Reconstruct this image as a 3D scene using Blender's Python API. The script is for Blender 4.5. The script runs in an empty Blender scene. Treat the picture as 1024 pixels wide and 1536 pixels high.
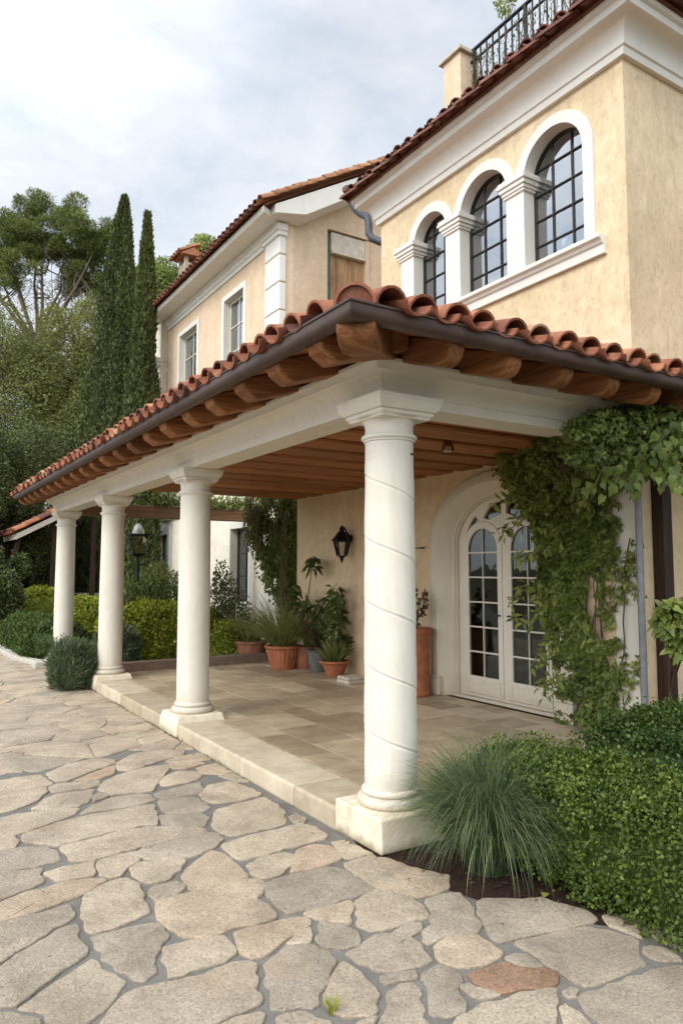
import bpy, bmesh, math, random
import numpy as np
from mathutils import Vector, Matrix
random.seed(11); RNG=np.random.default_rng(11)
SC=bpy.context.scene; COL=SC.collection
R=math.radians; PI=math.pi; sin,cos=math.sin,math.cos

# ---------------------------------------------------------------- materials
MATS={}
class NT:
    def __init__(s,m): s.t=m.node_tree; s.n=s.t.nodes; s.l=s.t.links
    def add(s,typ,ins=None,**kw):
        nd=s.n.new(typ)
        for k,v in kw.items(): setattr(nd,k,v)
        for k,v in (ins or {}).items():
            sk=nd.inputs[k]
            if isinstance(v,bpy.types.NodeSocket): s.l.new(v,sk)
            elif isinstance(v,tuple) and sk.type=='RGBA' and len(v)==3: sk.default_value=v+(1,)
            else: sk.default_value=v
        return nd
    def ramp(s,fac,stops,interp='LINEAR'):
        nd=s.n.new('ShaderNodeValToRGB'); nd.color_ramp.interpolation=interp
        e=nd.color_ramp.elements
        while len(e)<len(stops): e.new(.5)
        for el,(p,c) in zip(e,stops):
            el.position=p; el.color=(c+(1,)) if len(c)==3 else c
        s.l.new(fac,nd.inputs[0]); return nd.outputs[0]
    def mix(s,fac,a,b,blend='MIX'):
        nd=s.n.new('ShaderNodeMix'); nd.data_type='RGBA'; nd.blend_type=blend
        for i,v in ((0,fac),(6,a),(7,b)):
            sk=nd.inputs[i]
            if isinstance(v,bpy.types.NodeSocket): s.l.new(v,sk)
            else: sk.default_value=(v+(1,) if isinstance(v,tuple) and len(v)==3 else v)
        return nd.outputs[2]
    def noise(s,vec,scale,detail=4,rough=.55,dist=0):
        return s.add('ShaderNodeTexNoise',{'Vector':vec,'Scale':scale,'Detail':detail,'Roughness':rough,'Distortion':dist}).outputs[0]
    def math(s,op,a,b=0.):
        nd=s.n.new('ShaderNodeMath'); nd.operation=op
        for i,v in enumerate((a,b)):
            if isinstance(v,bpy.types.NodeSocket): s.l.new(v,nd.inputs[i])
            else: nd.inputs[i].default_value=v
        return nd.outputs[0]
    def map(s,vec,scale=(1,1,1),rot=(0,0,0)):
        return s.add('ShaderNodeMapping',{'Vector':vec,'Scale':scale,'Rotation':rot}).outputs[0]
def newmat(name):
    m=bpy.data.materials.new(name); m.use_nodes=True
    m.node_tree.nodes.clear(); nt=NT(m); MATS[name]=m
    nt.co=nt.add('ShaderNodeTexCoord').outputs['Object']
    nt.geo=nt.add('ShaderNodeNewGeometry').outputs['Position']
    return m,nt
def finish(nt,color,rough=.6,bump=None,bstr=.3,bdist=.01,spec=.4,metal=0.,trans=0.):
    ins={'Base Color':color,'Roughness':rough,'Specular IOR Level':spec,'Metallic':metal}
    if bump is not None:
        ins['Normal']=nt.add('ShaderNodeBump',{'Height':bump,'Strength':bstr,'Distance':bdist}).outputs[0]
    p=nt.add('ShaderNodeBsdfPrincipled',ins).outputs[0]
    if trans:
        t=nt.add('ShaderNodeBsdfTranslucent',{'Color':color}).outputs[0]
        p=nt.add('ShaderNodeMixShader',{0:trans,1:p,2:t}).outputs[0]
    nt.add('ShaderNodeOutputMaterial',{'Surface':p})
def tint(nt): return nt.add('ShaderNodeAttribute',attribute_name='tint').outputs['Fac']

def stucco(name,c1,c2,pit=None,bscale=55,bstr=.35,fleck=0.):
    m,nt=newmat(name); g=nt.geo
    big=nt.noise(g,.9,5,.6); fine=nt.noise(g,bscale,3,.6)
    col=nt.ramp(big,[(.3,c1),(.7,c2)]); col=nt.mix(1.0,col,nt.ramp(nt.noise(g,7.,6,.7),[(.3,(.86,.84,.80)),(.7,(1.08,1.08,1.08))]),'MULTIPLY')
    st=nt.noise(nt.map(g,(2.2,2.2,.35)),1.6,5,.65)     # long weather stains
    col=nt.mix(nt.ramp(st,[(.48,(0,0,0)),(.76,(.48,.48,.48))]),col,tuple(x*.66 for x in c1))
    h=fine
    if fleck:
        fl=nt.noise(nt.map(g,(1,1,.45)),13,5,.7,1.6)
        f=nt.ramp(fl,[(.50,(0,0,0)),(.70,(1,1,1))])
        col=nt.mix(nt.math('MULTIPLY',f,fleck),col,tuple(x*.55 for x in c1))
        h=nt.math('SUBTRACT',fine,nt.math('MULTIPLY',f,.9))
    finish(nt,col,.86,h,bstr,.008,.2); return m
stucco('stucco_cream',(.64,.49,.31),(.78,.63,.43),fleck=.5)
stucco('stucco_porch',(.63,.47,.285),(.71,.555,.36),bscale=35,bstr=.2,fleck=.12)
stucco('stucco_wing',(.66,.49,.33),(.74,.58,.42),bscale=30,bstr=.2)
stucco('stucco_pale',(.76,.69,.57),(.83,.77,.66),bscale=30,bstr=.2)
stucco('gable_brick',(.54,.40,.27),(.62,.48,.34),bscale=22,bstr=.5)

def white(name,c=(.69,.643,.545),rough=.55,stain=(.5,.42,.3),amt=.5,bstr=.16):
    m,nt=newmat(name); g=nt.geo
    n=nt.noise(g,3.,6,.65); s=nt.noise(nt.map(g,(5,5,.7)),2.,5,.7)
    col=nt.ramp(n,[(.3,tuple(x*.93 for x in c)),(.7,c)])
    col=nt.mix(nt.ramp(s,[(.50,(0,0,0)),(.80,(amt,)*3)]),col,stain)
    z=nt.add('ShaderNodeSeparateXYZ',{0:g}).outputs[2]          # splash dirt at the foot
    col=nt.mix(nt.ramp(nt.math('ADD',z,nt.math('MULTIPLY',nt.noise(g,8,6,.75),.55)),[(.42,(.5,.5,.5)),(.72,(0,0,0))]),col,(.40,.31,.20))
    cr=nt.add('ShaderNodeTexVoronoi',{'Vector':nt.map(g,(1,1,.6)),'Scale':2.1},feature='DISTANCE_TO_EDGE').outputs['Distance']
    msk=nt.math('MULTIPLY',nt.ramp(nt.math('ADD',cr,nt.math('MULTIPLY',nt.noise(g,14,4,.6),.012)),[(.0055,(.5,.5,.5)),(.0085,(0,0,0))]),nt.ramp(nt.noise(g,1.7,3,.5),[(.52,(0,0,0)),(.6,(1,1,1))]))
    col=nt.mix(msk,col,tuple(x*.5 for x in c))                  # hairline cracks
    finish(nt,col,rough,nt.noise(g,38,4,.6),bstr,.006,.35); return m
white('white_plaster'); white('cream_plaster',(.66,.59,.46)); white('white_trim',(.74,.71,.64),amt=.25); white('white_paint',(.72,.66,.54),.4,amt=.1,bstr=.05)
def plinth_mat():
    m,nt=newmat('plinth_stone'); g=nt.geo
    n=nt.noise(g,6,6,.7); c=nt.ramp(n,[(.3,(.58,.49,.34)),(.55,(.70,.62,.48)),(.75,(.76,.70,.58))])
    z=nt.add('ShaderNodeSeparateXYZ',{0:g}).outputs[2]
    d=nt.math('ADD',z,nt.math('MULTIPLY',nt.noise(g,9,5,.7),.16))
    c=nt.mix(nt.ramp(d,[(.085,(.8,.8,.8)),(.15,(0,0,0))]),c,(.22,.18,.10))   # moss and dirt at the foot
    s=nt.noise(nt.map(g,(7,7,2)),1.7,5,.7)
    c=nt.mix(nt.ramp(s,[(.56,(0,0,0)),(.72,(.6,.6,.6))]),c,(.50,.34,.17))
    finish(nt,c,.75,nt.noise(g,45,5,.7),.35,.008,.3)
plinth_mat()
def wood(name,c1,c2,c3,axis=0,scale=1.):
    m,nt=newmat(name); g=nt.geo
    sc=[15*scale]*3; sc[axis]=.8*scale; sc=tuple(sc)
    n=nt.noise(nt.map(g,sc),2.2,8,.66,.5); k=nt.noise(g,1.3,4,.5)
    col=nt.ramp(n,[(.28,c1),(.5,c2),(.74,c3)])
    t=tint(nt); col=nt.mix(1.0,col,nt.ramp(t,[(0,(.72,.70,.68)),(1,(1.15,1.12,1.08))]),'MULTIPLY')
    col=nt.mix(nt.ramp(k,[(.5,(0,0,0)),(.75,(.45,.45,.45))]),col,tuple(x*.55 for x in c1))
    finish(nt,col,.66,n,.6,.008,.25)
wood('wood_tail_x',(.10,.036,.013),(.24,.095,.034),(.38,.19,.080),0)
wood('wood_tail_y',(.10,.036,.013),(.24,.095,.034),(.38,.19,.080),1)
wood('wood_ceiling',(.19,.072,.026),(.33,.135,.050),(.44,.20,.080),0)
wood('wood_old',(.12,.06,.03),(.34,.20,.10),(.50,.34,.20),2)
wood('wood_dark',(.02,.012,.008),(.04,.022,.014),(.07,.04,.025),2)
wood('wood_beam',(.16,.085,.045),(.27,.16,.09),(.36,.24,.15),0)

def tile_mat(name,stops,lichen=.55):
    m,nt=newmat(name); g=nt.geo
    c=nt.ramp(tint(nt),stops)
    n=nt.noise(g,11,6,.7); c=nt.mix(1.0,c,nt.ramp(n,[(.3,(.62,.6,.6)),(.7,(1.2,1.18,1.15))]),'MULTIPLY')
    l=nt.noise(g,5,6,.75); c=nt.mix(nt.ramp(l,[(.55,(0,0,0)),(.70,(lichen,)*3)]),c,(.30,.22,.165))
    k=nt.noise(g,23,4,.7); c=nt.mix(nt.ramp(k,[(.64,(0,0,0)),(.74,(.6,.6,.6))]),c,(.055,.028,.02))
    finish(nt,c,.8,nt.noise(g,60,5,.7),.5,.006,.25)
tile_mat('tile_red',[(0,(.13,.060,.045)),(.3,(.24,.085,.048)),(.65,(.33,.125,.065)),(.85,(.40,.18,.095)),(1,(.43,.25,.15))])
tile_mat('tile_brown',[(0,(.085,.035,.026)),(.5,(.15,.058,.040)),(1,(.20,.085,.055))])
tile_mat('tile_orange',[(0,(.26,.12,.06)),(.5,(.36,.17,.085)),(1,(.45,.24,.13))])

def simple(name,c,rough=.5,metal=0.,bump=0.,var=.25,scale=8,spec=.4):
    m,nt=newmat(name); g=nt.geo; n=nt.noise(g,scale,5,.65)
    col=nt.ramp(n,[(.3,tuple(x*(1-var) for x in c)),(.7,tuple(min(1,x*(1+var)) for x in c))])
    finish(nt,col,rough,nt.noise(g,scale*5,4,.6) if bump else None,bump,.006,spec,metal); return m
simple('gutter_metal',(.060,.034,.024),.5,.0,.05,.3)
simple('gutter_grey',(.05,.051,.056),.4,.4,.05,.25)
simple('black_iron',(.012,.012,.013),.45,.5,.1)
simple('rail_iron',(.02,.024,.025),.5,.4,.1)
simple('window_iron',(.030,.024,.020),.45,.3,.1)
simple('pipe_grey',(.22,.222,.225),.45,.2,.05)
simple('green_frame',(.03,.10,.075),.6,0,.1)
simple('brass',(.45,.30,.10),.3,.9)
simple('terracotta',(.36,.125,.055),.75,0,.25,.3,9)
simple('terracotta_dull',(.27,.105,.06),.8,0,.25,.35,7)
simple('grey_pot',(.12,.115,.10),.85,0,.4,.4,14)
simple('concrete',(.50,.44,.35),.85,0,.4,.2,9)
simple('kerb_brown',(.19,.13,.095),.85,0,.3,.25,6)
simple('kerb_white',(.44,.40,.335),.8,0,.3,.15,6)
simple('chimney_stone',(.35,.29,.22),.9,0,.6,.35,6)
simple('bark',(.095,.07,.05),.9,0,.6,.4,12)
simple('bark_pale',(.17,.125,.09),.9,0,.6,.35,12)
simple('stem_green',(.10,.11,.035),.6,0,.2,.3)
simple('stem_brown',(.10,.065,.04),.8,0,.3,.3)
simple('dark_hole',(.004,.003,.003),.95,0,0,.1,8,.05)
simple('room_dark',(.018,.017,.015),.9,0,0,.2,3,.1)  # near-black colour holds the dark of unlit rooms
simple('curtain',(.60,.57,.50),.9,0,.1,.1,3,.1)
simple('lamp_white',(.26,.26,.25),.3)
simple('sand_path',(.42,.36,.27),.9,0,.4,.2,5)

def glass_mat(name,refl=.42,tintc=(.62,.66,.64),gl=(.9,.93,.95)):
    m,nt=newmat(name)
    wav=nt.noise(nt.geo,1.7,2,.5)
    nrm=nt.add('ShaderNodeBump',{'Height':wav,'Strength':.12,'Distance':.05}).outputs[0]
    fr=nt.add('ShaderNodeFresnel',{'IOR':1.5,'Normal':nrm}).outputs[0]
    f=nt.math('ADD',nt.math('MULTIPLY',fr,1.2),refl)
    g=nt.add('ShaderNodeBsdfGlossy',{'Color':gl,'Roughness':.02,'Normal':nrm}).outputs[0]
    t=nt.add('ShaderNodeBsdfTransparent',{'Color':tintc}).outputs[0]
    mx=nt.add('ShaderNodeMixShader',{0:f,1:t,2:g}).outputs[0]
    nt.add('ShaderNodeOutputMaterial',{'Surface':mx})
glass_mat('window_glass',.27,(.85,.88,.86)); glass_mat('door_glass',.05,(.4,.42,.4),(.66,.69,.66)); glass_mat('lantern_glass',.05,(.75,.72,.62))

def leafmat(name,stops,rough=.5,trans=.3,spec=.35):
    m,nt=newmat(name); stops=[(p,(min(.5,c[0]*1.75),min(.5,c[1]*1.55),c[2]*1.3)) for p,c in stops]
    c=nt.ramp(tint(nt),stops)
    n=nt.noise(nt.geo,3.5,3,.6); c=nt.mix(1.0,c,nt.ramp(n,[(.3,(.78,.8,.75)),(.7,(1.18,1.15,1.1))]),'MULTIPLY')
    finish(nt,c,rough,None,spec=spec,trans=trans)
leafmat('leaf_hedge',[(0,(.015,.032,.006)),(.5,(.042,.074,.012)),(.85,(.082,.125,.020)),(1,(.14,.18,.036))])
leafmat('leaf_hedge_dark',[(0,(.014,.032,.008)),(.5,(.030,.060,.013)),(1,(.065,.105,.022))])  # set low to carry the back hedge's shade; low hedge shares it
leafmat('leaf_grass',[(0,(.026,.048,.030)),(.5,(.056,.090,.052)),(.85,(.088,.130,.064)),(1,(.17,.19,.095))],.45)
leafmat('leaf_lavender',[(0,(.030,.055,.035)),(.5,(.060,.090,.055)),(1,(.11,.14,.085))])
leafmat('leaf_ivy',[(0,(.038,.060,.016)),(.5,(.092,.132,.034)),(.85,(.155,.20,.055)),(1,(.22,.25,.09))],.42)
leafmat('leaf_vine',[(0,(.045,.080,.020)),(.55,(.095,.14,.034)),(.85,(.17,.21,.05)),(1,(.34,.32,.11))],.45,.4)
leafmat('leaf_yellow',[(0,(.050,.080,.010)),(.5,(.125,.17,.018)),(1,(.23,.26,.032))],.5,.3)
leafmat('leaf_pot',[(0,(.030,.054,.018)),(.5,(.082,.118,.040)),(1,(.17,.20,.08))],.4)
leafmat('leaf_cypress',[(0,(.022,.034,.011)),(.5,(.046,.066,.020)),(1,(.092,.112,.036))],.6,.15)
leafmat('leaf_pine',[(0,(.045,.068,.016)),(.5,(.095,.125,.034)),(1,(.16,.19,.055))],.6,.2)
leafmat('leaf_dark_tree',[(0,(.026,.040,.015)),(.5,(.055,.074,.027)),(1,(.098,.118,.043))],.6,.2)
leafmat('leaf_olive',[(0,(.048,.066,.021)),(.5,(.105,.13,.042)),(1,(.18,.195,.066))],.6,.25)
leafmat('leaf_light',[(0,(.07,.11,.03)),(.5,(.15,.21,.06)),(1,(.28,.34,.13))],.5,.35)
leafmat('leaf_purple',[(0,(.035,.025,.022)),(.5,(.075,.055,.04)),(1,(.12,.10,.06))],.5)

def stone_mat():
    m,nt=newmat('flagstone'); g=nt.geo; t=tint(nt)
    c=nt.ramp(t,[(0,(.39,.335,.265)),(.3,(.465,.392,.302)),(.62,(.545,.452,.338)),(.82,(.54,.41,.295)),(1,(.36,.225,.145))])
    n1=nt.noise(g,2.6,6,.65,.4); c=nt.mix(1.0,c,nt.ramp(n1,[(.3,(.66,.64,.62)),(.7,(1.18,1.17,1.15))]),'MULTIPLY')
    n2=nt.noise(g,85,5,.8); c=nt.mix(1.0,c,nt.ramp(n2,[(.30,(.46,.43,.40)),(.5,(1.,1.,1.)),(.74,(1.44,1.42,1.38))]),'MULTIPLY')
    n3=nt.noise(g,11,6,.75,.6); c=nt.mix(nt.ramp(n3,[(.56,(0,0,0)),(.74,(.5,.5,.5))]),c,(.20,.17,.135))
    n4=nt.noise(g,1.1,4,.6); c=nt.mix(nt.ramp(n4,[(.58,(0,0,0)),(.72,(.35,.35,.35))]),c,(.40,.25,.14))
    h=nt.math('ADD',nt.math('MULTIPLY',nt.noise(g,19,8,.75),1.7),nt.math('MULTIPLY',n2,.55))
    finish(nt,c,.84,h,.75,.022,.2)
stone_mat()
def mortar_mat():
    m,nt=newmat('mortar'); g=nt.geo
    n=nt.noise(g,4,6,.7); c=nt.ramp(n,[(.3,(.135,.124,.110)),(.7,(.225,.207,.180))])
    n2=nt.noise(g,120,3,.7); c=nt.mix(1.0,c,nt.ramp(n2,[(.3,(.7,.7,.7)),(.7,(1.2,1.2,1.2))]),'MULTIPLY')
    finish(nt,c,.95,nt.noise(g,40,5,.7),.6,.01,.15)
mortar_mat()
def soil_mat():
    m,nt=newmat('mulch'); g=nt.geo
    n=nt.noise(g,30,6,.75,1.); c=nt.ramp(n,[(.3,(.018,.011,.008)),(.55,(.055,.030,.020)),(.8,(.12,.070,.045))])
    finish(nt,c,.95,n,1.,.03,.15)
soil_mat()
def lawn_mat():
    m,nt=newmat('ground_earth'); g=nt.geo
    n=nt.noise(g,1.2,6,.7); c=nt.ramp(n,[(.35,(.045,.055,.018)),(.65,(.12,.10,.055))])
    finish(nt,c,.95,nt.noise(g,25,5,.7),.8,.03,.15)
lawn_mat()
def floor_mat():
    m,nt=newmat('floor_tile'); g=nt.geo; t=tint(nt)
    c=nt.ramp(t,[(0,(.31,.24,.16)),(.35,(.39,.31,.21)),(.7,(.46,.37,.255)),(1,(.53,.435,.31))])
    n=nt.noise(g,3.1,6,.68,.5); c=nt.mix(1.0,c,nt.ramp(n,[(.3,(.72,.68,.62)),(.7,(1.18,1.18,1.16))]),'MULTIPLY')
    n2=nt.noise(g,12,5,.7); c=nt.mix(nt.ramp(n2,[(.58,(0,0,0)),(.78,(.4,.4,.4))]),c,(.16,.10,.055))
    r=nt.ramp(nt.noise(g,5,4,.6),[(.3,(.30,.30,.30)),(.7,(.55,.55,.55))])
    finish(nt,c,r,nt.noise(g,26,5,.65),.14,.006,.45)
floor_mat()
def edge_mat():
    m,nt=newmat('edge_stone'); g=nt.geo; t=tint(nt)
    c=nt.ramp(t,[(0,(.42,.345,.24)),(1,(.56,.475,.35))])
    n=nt.noise(g,5,6,.7); c=nt.mix(1.0,c,nt.ramp(n,[(.3,(.75,.72,.68)),(.7,(1.12,1.12,1.1))]),'MULTIPLY')
    finish(nt,c,.62,nt.noise(g,30,5,.7),.3,.006,.35)
edge_mat()
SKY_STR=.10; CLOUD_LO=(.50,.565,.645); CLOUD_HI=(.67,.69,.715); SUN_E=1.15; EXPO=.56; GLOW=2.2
STONES=[[(0.522,4.443),(0.601,4.468),(0.725,4.436),(0.798,4.421),(0.786,4.322),(0.779,4.21),(0.675,4.165),(0.559,4.119),(0.483,4.079)],
[(0.564,4.849),(0.644,4.817),(0.78,4.802),(0.889,4.734),(0.931,4.602),(0.922,4.489),(0.801,4.467),(0.602,4.474),(0.524,4.471)],
[(0.807,4.324),(0.862,4.35),(1.074,4.36),(1.038,4.164),(0.85,4.18)],
[(0.479,4.033),(0.553,4.072),(0.709,4.143),(0.874,4.151),(1.055,4.109),(1.069,4.062),(0.961,3.985),(0.848,3.93),(0.75,3.899),(0.632,3.878),(0.526,3.851),(0.459,3.84)],
[(0.456,3.818),(0.523,3.831),(0.654,3.851),(0.789,3.861),(0.837,3.875),(0.849,3.823),(0.834,3.726),(0.734,3.666),(0.629,3.586),(0.532,3.52),(0.481,3.479),(0.417,3.439)],
[(0.38,3.361),(0.474,3.429),(0.561,3.511),(0.669,3.581),(0.774,3.652),(0.836,3.657),(0.802,3.518),(0.821,3.396),(0.808,3.356),(0.7,3.279),(0.622,3.226),(0.544,3.148),(0.489,3.105),(0.439,3.139),(0.362,3.173)],
[(0.497,3.088),(0.612,3.168),(0.75,3.256),(0.816,3.304),(0.831,3.232),(0.846,3.162),(0.892,3.048),(0.794,2.931),(0.691,2.855),(0.606,2.804),(0.587,2.916),(0.575,2.997),(0.557,3.036),(0.518,3.068)],
[(0.37,3.111),(0.433,3.092),(0.471,3.076),(0.511,3.023),(0.542,2.962),(0.551,2.864),(0.483,2.76),(0.343,2.848)],
[(0.915,3.909),(0.937,3.946),(1.078,4.036),(1.167,4.024),(1.202,3.945),(1.185,3.818),(1.16,3.654),(1.15,3.576),(1.02,3.532),(0.867,3.52),(0.853,3.572),(0.876,3.736)],
[(0.856,3.474),(0.902,3.486),(1.025,3.483),(1.147,3.462),(1.165,3.321),(1.067,3.213),(1.03,3.125),(1.014,3.048),(0.956,3.017),(0.924,3.07),(0.884,3.155),(0.866,3.273),(0.856,3.403)],
[(1.105,3.228),(1.119,3.229),(1.227,3.231),(1.353,3.197),(1.374,3.18),(1.372,3.109),(1.351,3.015),(1.289,2.98),(1.205,2.988),(1.102,2.984),(1.049,2.992),(1.071,3.063),(1.07,3.136)],
[(1.219,3.692),(1.272,3.685),(1.413,3.675),(1.585,3.676),(1.761,3.666),(1.771,3.602),(1.71,3.488),(1.656,3.444),(1.661,3.365),(1.672,3.249),(1.65,3.216),(1.53,3.201),(1.48,3.222),(1.419,3.216),(1.296,3.219),(1.21,3.259),(1.192,3.337),(1.179,3.41),(1.165,3.509)],
[(1.411,3.188),(1.541,3.182),(1.672,3.178),(1.775,3.136),(1.755,3.058),(1.657,3.034),(1.552,2.986),(1.433,2.936),(1.394,2.933),(1.376,2.972),(1.391,3.068)],
[(1.576,2.967),(1.672,3.024),(1.738,3.036),(1.67,2.923)],
[(1.426,2.876),(1.5,2.922),(1.574,2.953),(1.665,2.906),(1.701,2.815),(1.691,2.747),(1.636,2.691),(1.592,2.634),(1.504,2.561),(1.465,2.51),(1.437,2.506),(1.412,2.536),(1.344,2.55),(1.309,2.579),(1.357,2.7),(1.389,2.795)],
[(0.731,2.826),(0.861,2.964),(0.915,2.978),(1.033,2.952),(1.158,2.932),(1.304,2.953),(1.379,2.92),(1.385,2.884),(1.344,2.79),(1.31,2.714),(1.285,2.623),(1.199,2.619),(1.112,2.618),(1.015,2.599),(0.901,2.582),(0.766,2.583),(0.642,2.66),(0.666,2.766)],
[(1.093,2.589),(1.18,2.596),(1.255,2.584),(1.262,2.566),(1.232,2.502),(1.2,2.431),(1.07,2.463),(1.016,2.547)],
[(1.298,2.508),(1.36,2.518),(1.391,2.499),(1.414,2.436),(1.452,2.388),(1.43,2.338),(1.357,2.283),(1.242,2.355),(1.274,2.462)],
[(1.81,3.075),(1.877,2.982),(1.9,2.902),(1.882,2.83),(1.841,2.795),(1.763,2.801),(1.701,2.864),(1.714,2.946),(1.765,2.998)],
[(1.779,3.18),(1.89,3.182),(2.035,3.178),(2.017,3.115),(1.918,2.978),(1.866,3.033),(1.804,3.111)],
[(1.755,3.57),(1.891,3.599),(2.157,3.591),(2.202,3.54),(2.229,3.3),(2.22,3.222),(2.13,3.198),(2.011,3.195),(1.861,3.19),(1.713,3.216),(1.708,3.31),(1.714,3.407),(1.728,3.504)],
[(2.071,3.166),(2.229,3.213),(2.311,3.12),(2.325,3.007),(2.287,2.86),(2.264,2.839),(2.157,2.837),(2.031,2.85),(1.947,2.871),(1.929,2.925),(1.989,3.023)],
[(2.257,3.58),(2.37,3.592),(2.476,3.548),(2.522,3.496),(2.549,3.349),(2.61,3.218),(2.658,3.143),(2.554,3.022),(2.457,3.015),(2.349,3.023),(2.31,3.135),(2.244,3.217),(2.224,3.371)],
[(2.361,2.974),(2.486,2.987),(2.562,2.939),(2.529,2.843),(2.479,2.753),(2.417,2.632),(2.361,2.592),(2.278,2.629),(2.221,2.658),(2.163,2.643),(2.11,2.633),(2.102,2.671),(2.156,2.731),(2.233,2.77),(2.298,2.843)],
[(1.76,2.759),(1.858,2.785),(1.938,2.825),(2.014,2.795),(2.1,2.82),(2.161,2.826),(2.2,2.801),(2.174,2.762),(2.075,2.729),(2.062,2.627),(2.043,2.563),(2.031,2.515),(1.925,2.519),(1.834,2.546),(1.786,2.589),(1.761,2.684)],
[(2.113,2.596),(2.191,2.636),(2.266,2.63),(2.335,2.576),(2.339,2.493),(2.332,2.41),(2.295,2.386),(2.169,2.384),(2.074,2.434),(2.054,2.492),(2.078,2.541)],
[(1.773,2.529),(1.823,2.531),(1.918,2.497),(1.899,2.45),(1.821,2.474),(1.775,2.478),(1.76,2.504)],
[(1.935,2.461),(2.041,2.482),(2.051,2.432),(2.056,2.377),(2.038,2.321),(1.991,2.303),(1.95,2.221),(1.907,2.19),(1.836,2.191),(1.795,2.232),(1.837,2.307),(1.9,2.392)],
[(2.007,2.309),(2.047,2.308),(2.067,2.239),(2.1,2.187),(2.05,2.189),(2.003,2.225),(2.006,2.262)],
[(2.096,2.351),(2.209,2.35),(2.291,2.343),(2.3,2.284),(2.347,2.242),(2.406,2.212),(2.401,2.16),(2.357,2.122),(2.306,2.121),(2.223,2.157),(2.161,2.18),(2.104,2.192),(2.082,2.262),(2.069,2.31)],
[(2.313,2.365),(2.384,2.377),(2.404,2.346),(2.401,2.238),(2.347,2.263),(2.318,2.302)],
[(2.437,2.441),(2.666,2.411),(2.84,2.367),(2.886,2.294),(2.923,2.197),(2.919,2.159),(2.849,2.114),(2.773,2.031),(2.693,2.029),(2.556,2.029),(2.462,2.04),(2.427,2.05),(2.419,2.091),(2.422,2.164),(2.428,2.221),(2.435,2.336)],
[(2.613,2.829),(2.712,2.779),(2.783,2.709),(2.879,2.688),(2.879,2.611),(2.919,2.549),(2.951,2.468),(2.918,2.396),(2.878,2.376),(2.71,2.415),(2.526,2.457),(2.386,2.474),(2.377,2.52),(2.423,2.606),(2.498,2.74),(2.566,2.82)],
[(2.97,2.398),(3.037,2.367),(3.066,2.281),(3.07,2.201),(2.998,2.171),(2.958,2.182),(2.939,2.25),(2.932,2.32)],
[(3.037,2.178),(3.125,2.199),(3.17,2.106),(3.169,2.033),(3.058,1.964),(3.018,2.008),(3.011,2.082),(3.005,2.136)],
[(2.896,2.114),(2.932,2.105),(2.965,2.061),(2.956,1.99),(2.931,1.96),(2.878,1.993),(2.836,2.047),(2.862,2.087)],
[(2.339,2.014),(2.428,2.013),(2.514,2.006),(2.616,1.992),(2.768,1.982),(2.902,1.933),(3.009,1.848),(2.765,1.666),(2.556,1.58),(2.264,1.764),(2.289,1.866),(2.305,1.94)],
[(2.323,2.063),(2.366,2.075),(2.381,2.05),(2.346,2.025),(2.307,2.035)],
[(2.237,1.997),(2.27,2.013),(2.275,1.988),(2.257,1.928),(2.237,1.858),(2.148,1.837),(2.141,1.892),(2.195,1.952)],
[(1.804,2.143),(1.902,2.164),(2.005,2.179),(2.045,2.158),(2.115,2.155),(2.184,2.15),(2.264,2.124),(2.318,2.098),(2.28,2.059),(2.221,2.021),(2.133,1.937),(2.072,1.884),(1.725,2.077)],
[(1.591,2.29),(1.66,2.33),(1.706,2.389),(1.754,2.436),(1.811,2.448),(1.872,2.425),(1.857,2.387),(1.801,2.3),(1.759,2.24),(1.744,2.181),(1.69,2.124),(1.549,2.2)],
[(1.514,2.54),(1.573,2.597),(1.656,2.679),(1.706,2.705),(1.726,2.661),(1.715,2.599),(1.714,2.492),(1.697,2.441),(1.631,2.356),(1.59,2.346),(1.515,2.39),(1.492,2.435),(1.493,2.478)],
[(1.528,2.33),(1.59,2.332),(1.605,2.322),(1.573,2.288),(1.533,2.248),(1.468,2.263)],
[(2.041,5.222),(2.179,5.395),(2.371,5.409),(2.43,5.005),(2.388,4.949),(2.22,4.921),(2.045,4.969),(2.017,5.102)],
[(1.99,4.815),(2.202,4.881),(2.41,4.898),(2.416,4.721),(2.394,4.562),(2.297,4.348),(2.21,4.317),(2.083,4.313),(1.897,4.317),(1.851,4.459),(1.864,4.534)],
[(2.373,4.435),(2.444,4.483),(2.439,4.326),(2.391,4.28),(2.341,4.321)],
[(1.786,4.208),(1.987,4.253),(2.178,4.254),(2.375,4.278),(2.415,4.167),(2.408,4.009),(2.353,3.965),(2.205,3.945),(2.077,3.953),(1.933,3.921),(1.792,3.936),(1.769,4.024)],
[(1.787,3.848),(1.92,3.896),(2.049,3.9),(2.077,3.831),(2.001,3.714),(1.87,3.627),(1.791,3.632),(1.759,3.711)],
[(2.109,3.88),(2.237,3.907),(2.323,3.845),(2.322,3.711),(2.277,3.638),(2.198,3.616),(2.058,3.615),(1.942,3.627),(2.028,3.729)],
[(2.369,3.898),(2.448,3.867),(2.477,3.667),(2.477,3.614),(2.327,3.613),(2.309,3.669),(2.344,3.768)],
[(2.25,3.564),(2.389,3.585),(2.47,3.584),(2.437,3.44),(2.365,3.215),(2.286,3.264),(2.257,3.369)],
[(1.432,3.917),(1.552,4.044),(1.707,4.167),(1.743,4.075),(1.749,3.841),(1.734,3.712),(1.595,3.698),(1.494,3.692),(1.421,3.697),(1.411,3.757)],
[(1.326,4.371),(1.412,4.424),(1.522,4.429),(1.758,4.456),(1.821,4.417),(1.839,4.288),(1.729,4.19),(1.621,4.134),(1.534,4.121),(1.462,4.149),(1.326,4.218),(1.319,4.289)],
[(1.221,4.156),(1.295,4.205),(1.445,4.143),(1.528,4.101),(1.41,3.945),(1.341,3.9),(1.245,3.898),(1.21,4.026)],
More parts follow.
